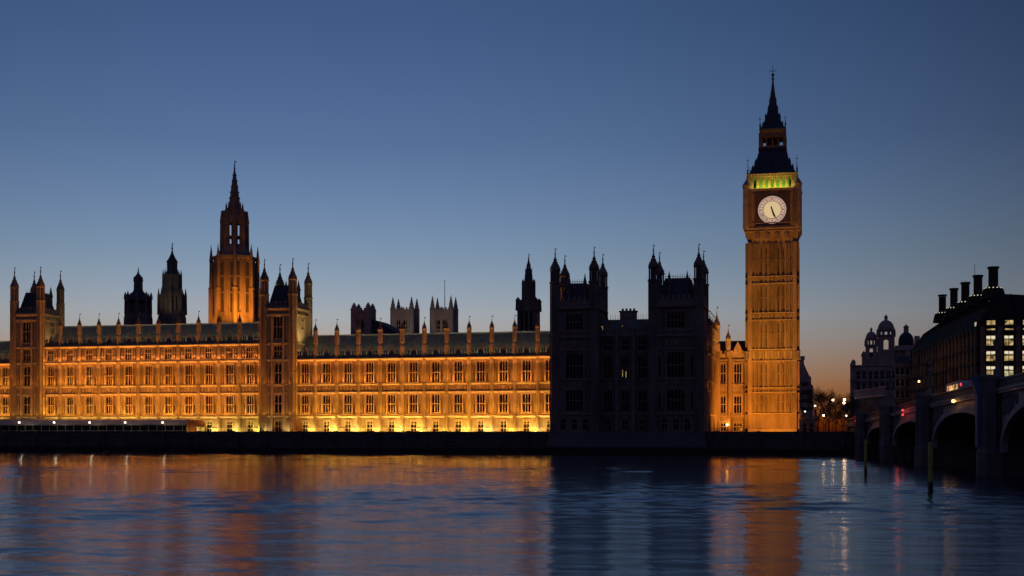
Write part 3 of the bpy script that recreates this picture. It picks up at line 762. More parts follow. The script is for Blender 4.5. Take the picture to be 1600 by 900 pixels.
# ================================================================ CLOCK TOWER
M['amber_glass'] = mat('leaded_glass', (.10, .06, .03), .5, var=.3)
def clock_tower():
    tF = tNR-1.2                                   # front plane of the shaft
    s0, s1 = loc_x(1168.5, tF), loc_x(1245, tF); c = (s0+s1)/2; w = s1-s0; tc_ = tF+w/2
    Y = depth(c, tF)
    Zp = lambda y: CAMZ+(HOR-y)/FPX*Y
    T = thing('clock_tower', 'tall amber lit Gothic clock tower with glowing white dial and green lit belfry', 'clock tower', (c, tc_, ZT))
    S = M['stone']; h = w/2
    zsh = Zp(377)
    mb = MB(); mb.box(s0, s1, tF, tF+w, ZT, zsh); mb.build('shaft', S, T)
    # vertical ribs, recessed strips and bands on the three sides that can be seen
    def sides(fn):
        fn(lambda u, d, z: (c+u, tF-d, z)); fn(lambda u, d, z: (s0-d, tc_-u, z)); fn(lambda u, d, z: (s1+d, tc_+u, z))
    def pbox(mb, f, u0, u1, d0, d1, z0, z1):
        pts = [f(u, d, z) for z in (z0, z1) for u, d in ((u0,d0),(u1,d0),(u1,d1),(u0,d1))]
        b = len(mb.v); mb.v += pts
        for q in ((0,3,2,1),(4,5,6,7),(0,1,5,4),(1,2,6,5),(2,3,7,6),(3,0,4,7)): mb.f.append([b+i for i in q]); mb.m.append(mb.k)
    bands = [Zp(432), Zp(443), Zp(489), Zp(500), Zp(546), Zp(564), Zp(606), Zp(613), Zp(646)]
    stages = [(Zp(646)+.5, Zp(613)-.2), (Zp(606)+.5, Zp(564)-.3), (Zp(546)+.5, Zp(500)-.3), (Zp(489)+.5, Zp(443)-.3), (Zp(432)+.5, zsh-1.2)]
    mb = MB(); win = MB(); bnd = MB()
    def deco(f):
        for sg in (-1, 1):
            pbox(mb, f, sg*h-(1.05 if sg > 0 else -.003), sg*h+(1.05 if sg < 0 else -.003), -.02, .62, ZT, zsh-.3)       # corner buttress
            pbox(mb, f, sg*(h-2.2)-.12, sg*(h-2.2)+.12, -.02, .2, ZT+6, zsh-.5)
        for u in (-4.3, -3.3, -2.12, -.95, .95, 2.12, 3.3, 4.3): pbox(mb, f, u-.13, u+.13, -.02, .52, ZT+5.5, zsh-.6)
        for u in (-4.9, -3.8, -3.55, -4.05, -2.45, -1.8, -1.2, -.6, -.3, 0, .3, .6, 1.2, 1.8, 2.45, 3.55, 3.8, 4.05, 4.9): pbox(mb, f, u-.06, u+.06, -.02, .36, ZT+5.5, zsh-.6)
        for z0, z1 in stages:
            for u in (-2.75, -1.5, 1.5, 2.75):
                pbox(win, f, u-.14, u+.14, -.02, .035, z0+(z1-z0)*.05, z0+(z1-z0)*.93)
            zz_ = z0+(z1-z0)*.52
            pbox(mb, f, -h+1.1, h-1.1, -.02, .17, zz_-.12, zz_+.12)
            for k in range(-8, 9):                    # cusped panel heads
                u = k*.62
                if abs(u) < h-1.2: pbox(mb, f, u-.2, u+.2, -.02, .1, z1-.75, z1-.35); pbox(mb, f, u-.2, u+.2, -.02, .1, zz_-.85, zz_-.5)
        for z in bands: pbox(bnd, f, -h-.64, h+.64, -.03, .64, z-.1, z+.12)
        for za, zb in ((bands[1], bands[0]), (bands[3], bands[2]), (bands[5], bands[4])):
            for k in range(-7, 8):
                u = k*.78
                if abs(u) < h-1: pbox(bnd, f, u-.24, u+.24, -.02, .18, za+.45, zb-.35)
        pbox(bnd, f, -h-.66, h+.66, -.03, .66, ZT, ZT+1.5)
    sides(deco)
    mb.build('panel_ribs', M['stone'], T); win.build('window_slits', M['amber_glass'], T); bnd.build('string_course', M['trim'], T)
    for sg in (-1, 1):                                 # corner tourelles above the base storey
        mb = MB(); x = c+sg*(h+.15); mb.lathe(x, tF-.15, [(Zp(566),.35),(Zp(560),.75),(Zp(551),.75),(Zp(549),.9),(Zp(545),.08)], 8); mb.build('corner_ornament', M['soot_trim'], T)
    # corbelled clock stage
    k1 = (loc_x(1249.3, tF-1)-loc_x(1162.7, tF-1))/2; z0, z1 = Zp(357), Zp(296)
    mb = MB(); mb.frustum((s0-.01, s1+.01, tF-.01, tF+w+.01, zsh), (c-k1, c+k1, tc_-k1, tc_+k1, z0))
    for i in range(4):
        u = -3.6+i*2.4
        mb.prism([(c+u-.55, zsh+.6), (c+u+.55, zsh+.6), (c+u+.55, zsh+1.6), (c+u, zsh+2.3), (c+u-.55, zsh+1.6)], tc_-k1-.02, tF+.5)
    mb.build('corbel_table', S, T)
    mb = MB(); mb.box(c-k1, c+k1, tc_-k1, tc_+k1, z0, z1); mb.build('clock_stage', S, T)
    mb = MB()
    for z, hh, pr in ((z0-.2,.4,.25), (z0+1.2,.25,.15), (z1-1.3,.25,.15), (z1-.35,.5,.4), (Zp(362),.25,.05)):
        mb.frustum((c-k1-pr, c+k1+pr, tc_-k1-pr, tc_+k1+pr, z), (c-k1-pr, c+k1+pr, tc_-k1-pr, tc_+k1+pr, z+hh))
    for sx_ in (-1, 1):
        for sy in (-1, 1):
            x, y = c+sx_*(k1-.55), tc_+sy*(k1-.55)
            mb.lathe(x, y, [(z0, 1.05), (z1+.8, 1.05), (z1+.9, 1.2), (z1+1.2, 1.2), (z1+2.8, .12), (z1+5.2, .04)], 8)
    for u in (-k1+1.9, k1-1.9): mb.box(c+u-.16, c+u+.16, tc_-k1-.28, tc_-k1+.02, z0+.3, z1-.4)
    for k in range(9):
        u = -k1+.5+k*.17
        for sg in (-1, 1): mb.box(c+sg*u-.03, c+sg*u+.03, tc_-k1-.6, tc_-k1-.4, z0+.5, z1-.6)
    mb.build('stage_trim', M['trim'], T)
    # dials
    zd = Zp(328.8); Rd = 22.6/FPX*Y*.995
    def dial(rz, ox, oy):
        from mathutils import Matrix
        def tr(pts): return pts
        mb = MB()
        N = 64
        def disc(r0, r1, y):
            for i in range(N):
                a, b = 2*pi*i/N, 2*pi*(i+1)/N
                if r0 == 0: mb.face([(0,y,0),(r1*sin(a),y,r1*cos(a)),(r1*sin(b),y,r1*cos(b))])
                else: mb.face([(r0*sin(a),y,r0*cos(a)),(r1*sin(a),y,r1*cos(a)),(r1*sin(b),y,r1*cos(b)),(r0*sin(b),y,r0*cos(b))])
        mb.k = 0; disc(0, Rd*.60, -.10); mb.k = 1; disc(Rd*.60, Rd, -.10)
        me = mb.mesh('clock_face', [M['dial'], M['dial2']])
        f = inst(me, 'clock_face', T, (ox, oy, zd), rz)
        mb = MB()                                       # square dark surround and dial ironwork
        q = Rd*1.13
        for i in range(N):
            a, b = 2*pi*i/N, 2*pi*(i+1)/N
            def sqp(t_): m_ = max(abs(sin(t_)), abs(cos(t_))); return (q*sin(t_)/m_, q*cos(t_)/m_)
            A, B = sqp(a), sqp(b)
            mb.face([(Rd*sin(a),-.06,Rd*cos(a)),(A[0],-.06,A[1]),(B[0],-.06,B[1]),(Rd*sin(b),-.06,Rd*cos(b))])
        for e in (-1, 1):
            mb.box(e*q-.15, e*q+.15, -.3, .02, -q-.15, q+.15); mb.box(-q+.15, q-.15, -.3, .02, e*q-.15, e*q+.15)
        me = mb.mesh('dial_surround', M['surround']); p = inst(me, 'dial_surround', f, (0,0,0), 0, False)
        mb = MB()
        def ring(r, wd, y=-.16):
            for i in range(N):
                a, b = 2*pi*i/N, 2*pi*(i+1)/N
                for (rr, y_) in ((r-wd, y), (r+wd, y)): pass
                mb.face([((r-wd)*sin(a),y,(r-wd)*cos(a)),((r+wd)*sin(a),y,(r+wd)*cos(a)),((r+wd)*sin(b),y,(r+wd)*cos(b)),((r-wd)*sin(b),y,(r-wd)*cos(b))])
                mb.face([((r+wd)*sin(a),y,(r+wd)*cos(a)),((r+wd)*sin(a),-.09,(r+wd)*cos(a)),((r+wd)*sin(b),-.09,(r+wd)*cos(b)),((r+wd)*sin(b),y,(r+wd)*cos(b))])
        ring(Rd*.985, .08); ring(Rd*.86, .035); ring(Rd*.61, .05); 
        def stroke(ang, u0, r0, u1, r1, wd=.05):          # bar on the dial, u across and r along the radius
            ca, sa = cos(ang), sin(ang)
            p0 = (u0*ca+r0*sa, -u0*sa+r0*ca); p1 = (u1*ca+r1*sa, -u1*sa+r1*ca)
            dx, dz = p1[0]-p0[0], p1[1]-p0[1]; l = sqrt(dx*dx+dz*dz); nx, nz = -dz/l*wd, dx/l*wd
            q4 = [(p0[0]+nx,p0[1]+nz),(p1[0]+nx,p1[1]+nz),(p1[0]-nx,p1[1]-nz),(p0[0]-nx,p0[1]-nz)]
            mb.prism(q4, -.15, -.09)
        for i in range(12):
            stroke(2*pi*(i+.5)/12, 0, Rd*.62, 0, Rd*.85, .045)
        for i in range(60): stroke(2*pi*i/60, 0, Rd*.87, 0, Rd*.97, .03)
        NUM = ['XII','I','II','III','IV','V','VI','VII','VIII','IX','X','XI']
        r0, r1 = Rd*.66, Rd*.82
        for i, s_ in enumerate(NUM):
            ang = 2*pi*i/12; ws = [{'I':.16,'V':.34,'X':.34}[ch] for ch in s_]; tot = sum(ws)*1.0; u = -tot/2
            for ch, w_ in zip(s_, ws):
                m_ = u+w_/2
                if ch == 'I': stroke(ang, m_, r0, m_, r1, .04)
                elif ch == 'V': stroke(ang, u+.04, r1, m_, r0, .045); stroke(ang, u+w_-.04, r1, m_, r0, .03)
                else: stroke(ang, u+.04, r1, u+w_-.04, r0, .045); stroke(ang, u+w_-.04, r1, u+.04, r0, .03)
                u += w_
        me = mb.mesh('numeral_ring', M['num']); inst(me, 'numeral_ring', f, (0,0,0), 0, False)
        for nm, ang, ln, wd, tail in (('hour_hand', (5+26/60)/12*2*pi, Rd*.62, .23, Rd*.26), ('minute_hand', 26/60*2*pi, Rd*.95, .11, Rd*.2)):
            mb = MB(); stroke_y = -.2 if nm == 'hour_hand' else -.28
            ca, sa = cos(ang), sin(ang)
            pl = [(-wd*.6,-tail),(wd*.6,-tail),(wd,ln*.5),(0,ln),(-wd,ln*.5)]
            mb.prism([(u*ca+r*sa, -u*sa+r*ca) for u, r in pl], stroke_y-.05, stroke_y)
            me = mb.mesh(nm, M['iron']); inst(me, nm, f, (0,0,0), 0, False)
    M['surround'] = mat('dial_surround_stone', (.14, .085, .06), .6, var=.3, scale=2)
    dial(0, c, tc_-k1); dial(-pi/2, c-k1, tc_); dial(pi/2, c+k1, tc_)
    # belfry gallery, green lit
    gb, gt = Zp(295.5), Zp(271); kg = (loc_x(1245, tF)-loc_x(1169, tF))/2
    mb = MB()
    nA = 7; aw = (2*kg-2.2)/nA
    for f in range(4):
        ca, sa = cos(f*pi/2), sin(f*pi/2)
        def q(u, d, z): return (c+u*ca-d*sa, tc_+u*sa+d*ca, z)
        def pb(u0, u1, d0, d1, za, zb):
            pts = [q(u, d, z) for z in (za, zb) for u, d in ((u0,d0),(u1,d0),(u1,d1),(u0,d1))]
            b = len(mb.v); mb.v += pts
            for qq in ((0,3,2,1),(4,5,6,7),(0,1,5,4),(1,2,6,5),(2,3,7,6),(3,0,4,7)): mb.f.append([b+i for i in qq]); mb.m.append(mb.k)
        pb(-kg, -kg+1.1, -kg, -kg+1.1, gb, gt-.8)                       # corner pier
        for i in range(nA+1): u = -kg+1.1+i*aw; pb(u-.27, u+.27, -kg+.02, -kg+.5, gb+.4, gt-.8)
        pb(-kg+1.1, kg-1.1, -kg+.05, -kg+.55, gb, gb+.4)
        pb(-kg+1.1, kg-1.1, -kg+.08, -kg+.55, gt-1.15, gt-.8)
        for i in range(nA):                                               # arch heads
            u0 = -kg+1.1+i*aw+.13; u1 = u0+aw-.26
            for g in range(4):
                xa = u0+(u1-u0)*g/4; xb = u0+(u1-u0)*(g+1)/4; m_ = abs((xa+xb)/2-(u0+u1)/2)/((u1-u0)/2)
                pb(xa, xb, -kg+.1, -kg+.5, gt-1.15-.8*m_**1.6-.02, gt-1.14)
        for i in range(15): u = -kg+.5+i*(2*kg-1)/14; pb(u-.2, u+.2, -kg-.25, -kg+.1, gt-.75, gt-.3)
    mb.frustum((c-kg-.05, c+kg+.05, tc_-kg-.05, tc_+kg+.05, gt-.8), (c-kg-.3, c+kg+.3, tc_-kg-.3, tc_+kg+.3, gt))
    mb.build('belfry_arcade', M['trim'], T)
    mb = MB(); mb.box(c-kg+1.9, c+kg-1.9, tc_-kg+1.9, tc_+kg-1.9, gb, gt-.8); mb.build('belfry_core', M['stone'], T)
    GREEN = (.14, 1.0, .10); YG = (1.0, .92, .13)
    light('AREA', 'belfry_green_light', T, (c, tc_-kg+1.2, gb+.15), 20, GREEN, size=2*kg-2.5, sizey=.5).rotation_euler = (pi, 0, 0)
    light('AREA', 'belfry_front_light', T, (c, tc_-kg-1.15, gb+.3), 15, YG, size=2*kg-2.6, sizey=.2).rotation_euler = (pi-radians(40), 0, 0)
    # roofs
    rz0 = gt; 
    def sqprof(nm, prof, m):
        mb = MB()
        for (za, ka), (zb_, kb) in zip(prof, prof[1:]): mb.frustum((c-ka, c+ka, tc_-ka, tc_+ka, za), (c-kb, c+kb, tc_-kb, tc_+kb, zb_))
        return mb
    pxk = lambda half: half/FPX*Y
    mb = sqprof('roof', [(gt, pxk(37)), (Zp(268), pxk(35)), (Zp(258), pxk(29.5)), (Zp(246), pxk(25)), (Zp(232), pxk(21)), (Zp(230), pxk(22)), (Zp(227), pxk(22))], None)
    for r_ in range(3):                                                   # lucarnes
        zc_ = Zp(262-r_*11); kk = pxk(31-r_*4.6); n = 4-r_
        for i in range(n):
            u = (i-(n-1)/2)*2.1
            for f in range(4):
                ca, sa = cos(f*pi/2), sin(f*pi/2); x, y = c+u*ca+kk*sa, tc_+u*sa-kk*ca
                mb.lathe(x, y, [(zc_-.5,.42),(zc_+.5,.42),(zc_+1.6,.02)], 4, pi/4+f*pi/2)
    mb.build('lower_roof', M['slate'], T)
    lb, lt = Zp(227), Zp(203); kl = pxk(18.5)
    mb = MB()
    for ix in (-1, 1):
        for iy in (-1, 1): mb.box(c+ix*kl-.45, c+ix*kl+.45, tc_+iy*kl-.45, tc_+iy*kl+.45, lb, lt)
    for f in range(4):
        ca, sa = cos(f*pi/2), sin(f*pi/2)
        for u in (-kl*.5, 0, kl*.5):
            x, y = c+u*ca+kl*sa, tc_+u*sa-kl*ca; mb.box(x-.17, x+.17, y-.17, y+.17, lb+.5, lt-.6)
        x0, x1 = sorted((c-kl*ca+kl*sa, c+kl*ca+kl*sa)); y0, y1 = sorted((tc_-kl*sa-kl*ca, tc_+kl*sa-kl*ca))
        mb.box(x0-.2, x1+.2, y0-.2, y1+.2, lb, lb+.55); mb.box(x0-.22, x1+.22, y0-.22, y1+.22, lt-1.2, lt)
    mb.build('lantern', M['gold_dark'], T)
    mb = MB(); mb.box(c-kl*.45, c+kl*.45, tc_-kl*.45, tc_+kl*.45, lb, lt-.2); mb.build('lantern_core', M['slate'], T)
    mb = sqprof('lantern_cornice', [(lt, pxk(20)), (lt+.8, pxk(20.5)), (Zp(196), pxk(19))], None); mb.build('lantern_cornice', M['gold'], T)
    light('AREA', 'lantern_light', T, (c, tc_-kl-.8, lb+.4), .45, SODIUM, size=2*kl, sizey=.2).rotation_euler = (pi-radians(20), 0, 0)
    mb = sqprof('spire', [(Zp(196), pxk(19)), (Zp(186), pxk(14)), (Zp(170), pxk(9)), (Zp(150), pxk(5.2)), (Zp(130), pxk(2.6)), (Zp(116), pxk(1.0))], None)
    for r_ in range(4):
        zc_ = Zp(188-r_*13); kk = pxk((15, 11, 7, 4.5)[r_])
        for f in range(4):
            ca, sa = cos(f*pi/2), sin(f*pi/2)
            for u in ((-.9, .9) if r_ < 2 else (0,)):
                x, y = c+u*ca+kk*sa, tc_+u*sa-kk*ca; mb.lathe(x, y, [(zc_-.35,.3),(zc_+.35,.3),(zc_+1.1,.02)], 4, pi/4)
    mb.build('spire', M['slate'], T)
    mb = MB(); mb.lathe(c, tc_, [(Zp(117),.22),(Zp(112),.35),(Zp(110),.12),(Zp(92),.05)], 6); mb.sphere((c,tc_,Zp(107)),.42,8,5)
    mb.box(c-.9,c+.9,tc_-.05,tc_+.05,Zp(101),Zp(101)+.14); mb.box(c-.05,c+.05,tc_-.9,tc_+.9,Zp(101)-.16,Zp(101)-.02); mb.build('finial', M['iron'], T)
    for ix in (-1, 1):
        for iy in (-1, 1):
            for kk, za, zb_ in ((pxk(37.5), Zp(272), Zp(244)), (pxk(19.5), Zp(198), Zp(176))):
                mb = MB(); x, y = c+ix*kk, tc_+iy*kk; mb.lathe(x, y, [(za,.2),(za+1,.16),(za+1.1,.3),(za+1.4,.1),(zb_,.04)], 6); mb.box(x-.3,x+.3,y-.04,y+.04,zb_-.9,zb_-.78); mb.build('corner_finial', M['iron'], T)
    # floodlights in the yard in front
    light('SPOT', 'tower_floodlight', T, (c+.8, tF-13, ZT+.5), 1000, SODIUM, (c+.8, tF, 13), .4, spot=115, blend=1)
    light('SPOT', 'tower_floodlight', T, (c-6, tF-26, ZT+.5), 3000, (1,.44,.05), (c, tF, 46), .5, spot=62, blend=.8)
    light('SPOT', 'tower_floodlight', T, (c+9, tF-26, ZT+.5), 1700, (1,.42,.045), (c, tF, 30), .5, spot=62, blend=.9)
    light('SPOT', 'tower_floodlight', T, (c-3, tF-22, ZT+.5), 1100, (1,.40,.05), (c, tF-1, 62), .5, spot=34, blend=.8)
    return c, tF, Y
M['gold_dark'] = mat('dull_gilded_iron', (.16, .09, .05), .5, metal=.2, var=.3, scale=1)
cCT, tCT, YCT = clock_tower()

# ================================================================ TOWERS BEHIND THE ROOFS
def central_tower():
    Y = 400.0; x0, t0 = from_depth(366.5, Y); k = FPX/Y; Zp = lambda y: CAMZ+(HOR-y)/k
    T = thing('spired_tower', 'amber lit octagonal tower with tall dark spire rising behind the long roof', 'tower', (x0, t0, ZT))
    Rr = lambda half: half/k
    r1 = Rr(34.5); rot = pi/8-TH*0+radians(4)
    mb = MB(); mb.lathe(x0, t0, [(ZT, r1*1.02), (Zp(500), r1*1.02), (Zp(495), r1*.95), (Zp(408), r1*.92), (Zp(406), r1*1.0), (Zp(402), r1*1.0)], 8, rot)
    mb.build('octagon_stage', M['stone'], T)
    mb = MB(); wn = MB()
    for i in range(8):
        a = rot+i*pi/4; R2 = r1*1.03
        x, y = x0+cos(a)*R2, t0+sin(a)*R2
        mb.lathe(x, y, [(ZT,.95),(Zp(455),.85),(Zp(453),1.0),(Zp(450),.65),(Zp(412),.5),(Zp(410),.65),(Zp(384),.04)], 6)
        b = a+pi/8; ap = r1*.95*cos(pi/8)
        for u in (-1.75, 1.75):                        # pair of tall lancets in each face
            tx, ty = -sin(b), cos(b)
            for du, dz0, dz1, dd, mbx in ((0, Zp(490), Zp(415), .14, wn), (-.95, Zp(496), Zp(410), .3, mb), (.95, Zp(496), Zp(410), .3, mb)):
                hw = .62 if mbx is wn else .16
                pts = []
                for z in (dz0, dz1):
                    for uu, dd_ in ((u+du-hw, -.6), (u+du+hw, -.6), (u+du+hw, dd), (u+du-hw, dd)):
                        pts.append((x0+cos(b)*(ap+dd_)+tx*uu, t0+sin(b)*(ap+dd_)+ty*uu, z))
                bb = len(mbx.v); mbx.v += pts
                for qq in ((0,3,2,1),(4,5,6,7),(0,1,5,4),(1,2,6,5),(2,3,7,6),(3,0,4,7)): mbx.f.append([bb+j for j in qq]); mbx.m.append(mbx.k)
            for zq in (435, 460):
                pts = []
                for z in (Zp(zq)-.2, Zp(zq)+.2):
                    for uu, dd_ in ((u-.8, -.3), (u+.8, -.3), (u+.8, .24), (u-.8, .24)): pts.append((x0+cos(b)*(ap+dd_)+tx*uu, t0+sin(b)*(ap+dd_)+ty*uu, z))
                bb = len(mb.v); mb.v += pts
                for qq in ((0,3,2,1),(4,5,6,7),(0,1,5,4),(1,2,6,5),(2,3,7,6),(3,0,4,7)): mb.f.append([bb+j for j in qq]); mb.m.append(0)
    mb.build('buttress', M['stone'], T); wn.build('lancet_windows', M['amber_glass'], T)
    D = M['spire_stone']
    mb = MB(); mb.lathe(x0, t0, [(Zp(402), r1*.9), (Zp(396), r1*.7), (Zp(386), Rr(21))], 8, rot); mb.build('sloped_roof', D, T)
    r2 = Rr(19)
    mb = MB()                                           # open lantern stage
    for i in range(8):
        a = rot+i*pi/4; x, y = x0+cos(a)*r2*.85, t0+sin(a)*r2*.85
        mb.lathe(x, y, [(Zp(388),.85),(Zp(330),.75)], 6, a)
        x, y = x0+cos(a)*r2*1.06, t0+sin(a)*r2*1.06
        mb.lathe(x, y, [(Zp(395),.5),(Zp(350),.38),(Zp(348),.5),(Zp(330),.04)], 6)
        mb.tube((x,y,Zp(362)),(x0+cos(a)*r2*.8,t0+sin(a)*r2*.8,Zp(356)),.18)
    mb.lathe(x0, t0, [(Zp(392), r2*.95), (Zp(383), r2*.88), (Zp(382), r2*.5)], 8, rot)
    mb.lathe(x0, t0, [(Zp(372), r2*.86), (Zp(370), r2*.86)], 8, rot)
    mb.lathe(x0, t0, [(Zp(350), r2*.84), (Zp(347), r2*.9), (Zp(338), r2*.9), (Zp(330), r2*.74)], 8, rot)
    mb.lathe(x0, t0, [(Zp(386), r2*.26), (Zp(338), r2*.26)], 8, rot)
    mb.build('lantern', D, T)
    mb = MB(); mb.lathe(x0, t0, [(Zp(336), Rr(13.5)), (Zp(327), Rr(12.5)), (Zp(324), Rr(9.2)), (Zp(296), Rr(5.5)), (Zp(275), Rr(2.6)), (Zp(264), Rr(.9))], 8, rot)
    for i in range(8):
        a = rot+i*pi/4
        mb.lathe(x0+cos(a)*Rr(12.5), t0+sin(a)*Rr(12.5), [(Zp(336),.35),(Zp(323),.3),(Zp(316),.02)], 4)
        for q in range(6):
            y_ = 320-q*9; rr = Rr(9-q*1.35); mb.box(x0+cos(a)*rr-.14, x0+cos(a)*rr+.14, t0+sin(a)*rr-.14, t0+sin(a)*rr+.14, Zp(y_), Zp(y_)+.5)
    finial(mb, x0, t0, Zp(265), Zp(250)-Zp(265), .09); mb.build('spire', D, T)
    light('SPOT', 'roof_floodlight', T, (x0+14, t0-60, 34), 1200, SODIUM, (x0, t0, Zp(356)), .3, spot=20, blend=.9)
    light('SPOT', 'roof_floodlight', T, (x0+9, t0-15, Zp(508)), 1500, SODIUM, (x0+3, t0, Zp(462)), .3, spot=80, blend=.8)
    light('SPOT', 'roof_floodlight', T, (x0-8, t0-15, Zp(508)), 420, SODIUM, (x0-2, t0, Zp(470)), .3, spot=80, blend=.8)
M['spire_stone'] = mat('spire_stone', (.19, .14, .12), .9, var=.3, scale=.6, bump=.4)
central_tower()

def dark_turret():                                       # squat one at x=216
    Y = 372.0; x0, t0 = from_depth(216, Y); k = FPX/Y; Zp = lambda y: CAMZ+(HOR-y)/k; Rr = lambda h: h/k
    T = thing('ventilation_tower', 'squat black ventilation tower with a pavilion roof beside a taller pointed one', 'tower', (x0, t0, ZT), 'pair of ventilation towers behind the roof')
    m = M['soot']
    mb = MB(); mb.lathe(x0, t0, [(ZT, Rr(22)), (Zp(500), Rr(22)), (Zp(490), Rr(20.5))], 8); mb.build('base', m, T)
    mb = MB(); mb.lathe(x0, t0, [(Zp(490), Rr(12.5)), (Zp(470), Rr(12.5))], 8)
    for i in range(8):
        a = pi/8+i*pi/4
        for rr in (19, 15.5):
            mb.lathe(x0+cos(a)*Rr(rr), t0+sin(a)*Rr(rr), [(Zp(491), .42), (Zp(468), .36)], 6)
        mb.lathe(x0+cos(a)*Rr(19.5), t0+sin(a)*Rr(19.5), [(Zp(468), .45), (Zp(462), .4), (Zp(456), .04)], 6)
    mb.build('open_stage', m, T)
    mb = MB(); mb.lathe(x0, t0, [(Zp(471), Rr(20.5)), (Zp(466), Rr(20)), (Zp(461), Rr(14)), (Zp(456), Rr(8.5)), (Zp(453), Rr(7))], 8); mb.build('pavilion_roof', M['slate'], T)
    mb = MB(); mb.lathe(x0, t0, [(Zp(454), Rr(7)), (Zp(436), Rr(6.6)), (Zp(434), Rr(6.6)), (Zp(429), Rr(3)), (Zp(426), Rr(.8))], 8)
    for i in range(4): a = pi/4+i*pi/2; mb.lathe(x0+cos(a)*Rr(6.6), t0+sin(a)*Rr(6.6), [(Zp(440),.25),(Zp(431),.03)], 4)
    finial(mb, x0, t0, Zp(427), Zp(418)-Zp(427), .09); mb.build('cupola', m, T)
dark_turret()
def lit_turret():                                        # taller one at x=269
    Y = 376.0; x0, t0 = from_depth(269, Y); k = FPX/Y; Zp = lambda y: CAMZ+(HOR-y)/k; Rr = lambda h: h/k
    T = thing('ventilation_tower', 'tall grey ventilation tower with a pointed black cap and corner shafts', 'tower', (x0, t0, ZT), 'pair of ventilation towers behind the roof')
    m = M['vent']
    mb = MB(); mb.lathe(x0, t0, [(ZT, Rr(22)), (Zp(498), Rr(21.5)), (Zp(488), Rr(19))], 8); mb.build('base', M['soot'], T)
    mb = MB(); mb.lathe(x0, t0, [(Zp(488), Rr(17)), (Zp(464), Rr(17)), (Zp(462), Rr(19)), (Zp(459), Rr(18)), (Zp(452), Rr(14.5))], 8)
    for i in range(16):
        a = i*pi/8; mb.lathe(x0+cos(a)*Rr(16.6), t0+sin(a)*Rr(16.6), [(Zp(486), .4), (Zp(465), .4)], 4)
    mb.build('louvre_stage', m, T)
    mb = MB()
    for i in range(8):
        a = pi/8+i*pi/4; mb.lathe(x0+cos(a)*Rr(20.5), t0+sin(a)*Rr(20.5), [(Zp(492), .45), (Zp(462), .36), (Zp(450), .04)], 6)
        mb.tube((x0+cos(a)*Rr(20.5), t0+sin(a)*Rr(20.5), Zp(466)), (x0+cos(a)*Rr(17), t0+sin(a)*Rr(17), Zp(463)), .2)
    mb.build('corner_shafts', M['soot'], T)
    mb = MB(); mb.lathe(x0, t0, [(Zp(453), Rr(13.5)), (Zp(432), Rr(13.3)), (Zp(430), Rr(14.2))], 8)
    for i in range(8): a = pi/8+i*pi/4; mb.lathe(x0+cos(a)*Rr(13.6), t0+sin(a)*Rr(13.6), [(Zp(452),.35),(Zp(430),.3),(Zp(421),.03)], 4)
    mb.build('upper_stage', m, T)
    mb = MB(); mb.lathe(x0, t0, [(Zp(430), Rr(13)), (Zp(426), Rr(9.5)), (Zp(424), Rr(8)), (Zp(411), Rr(8)), (Zp(409), Rr(8.8)), (Zp(403), Rr(5)), (Zp(396), Rr(1.8)), (Zp(389), Rr(.6))], 8)
    finial(mb, x0, t0, Zp(390), Zp(379)-Zp(390), .08); mb.build('pointed_cap', M['slate'], T)
    light('SPOT', 'roof_floodlight', T, (x0+3, t0-14, Zp(505)), 95, (1,.75,.45), (x0+1, t0, Zp(445)), .2, spot=60, blend=.8)
M['vent'] = mat('vent_stone', (.16, .135, .115), .9, var=.3, scale=.7)
lit_turret()
def slim_turret():                                       # x=826
    Y = 352.0; x0, t0 = from_depth(826, Y); k = FPX/Y; Zp = lambda y: CAMZ+(HOR-y)/k; Rr = lambda h: h/k
    T = thing('stair_tower', 'slender black stepped tower behind the roof next to the dark unlit block', 'tower', (x0, t0, ZT))
    mb = MB(); q = Rr(15)
    mb.box(x0-q, x0+q, t0-q, t0+q, ZT, Zp(484)); mb.box(x0-q*1.06, x0+q*1.06, t0-q*1.06, t0+q*1.06, Zp(486.5), Zp(485))
    for sg in (-1, 1):
        for k_ in range(-1, 2): mb.box(x0+k_*q*.5-.2, x0+k_*q*.5+.2, t0-q-.3, t0-q+.02, 20, Zp(488))
    mb.build('shaft', M['soot'], T)
    for ix in (-1, 1):
        for iy in (-1, 1):
            mb = MB(); mb.lathe(x0+ix*q*.92, t0+iy*q*.92, [(Zp(486), .75), (Zp(472), .65), (Zp(470), .75), (Zp(465), .05)], 8); mb.build('pinnacle', M['soot'], T)
    mb = MB(); mb.lathe(x0, t0, [(Zp(485), Rr(12)), (Zp(478), Rr(10.4)), (Zp(442), Rr(9.8)), (Zp(440), Rr(9.8))], 8)
    for i in range(8): a = pi/8+i*pi/4; mb.lathe(x0+cos(a)*Rr(9.6), t0+sin(a)*Rr(9.6), [(Zp(470),.3),(Zp(441),.3),(Zp(436),.03)], 4)
    mb.build('octagon_stage', M['soot'], T)
    mb = MB(); mb.lathe(x0, t0, [(Zp(440), Rr(7.5)), (Zp(438), Rr(6.8)), (Zp(423), Rr(5.4)), (Zp(421), Rr(5.4))], 8)
    for i in range(6): a = i*pi/3; mb.lathe(x0+cos(a)*Rr(2.6), t0+sin(a)*Rr(2.6), [(Zp(421),.16),(Zp(414),.16)], 4); mb.lathe(x0+cos(a)*Rr(5), t0+sin(a)*Rr(5), [(Zp(424),.2),(Zp(418),.03)], 4)
    mb.lathe(x0, t0, [(Zp(414.5), Rr(3.2)), (Zp(411), Rr(2.2)), (Zp(405), Rr(.7))], 8)
    finial(mb, x0, t0, Zp(406), Zp(396)-Zp(406), .07); mb.build('open_cupola', M['slate'], T)
slim_turret()

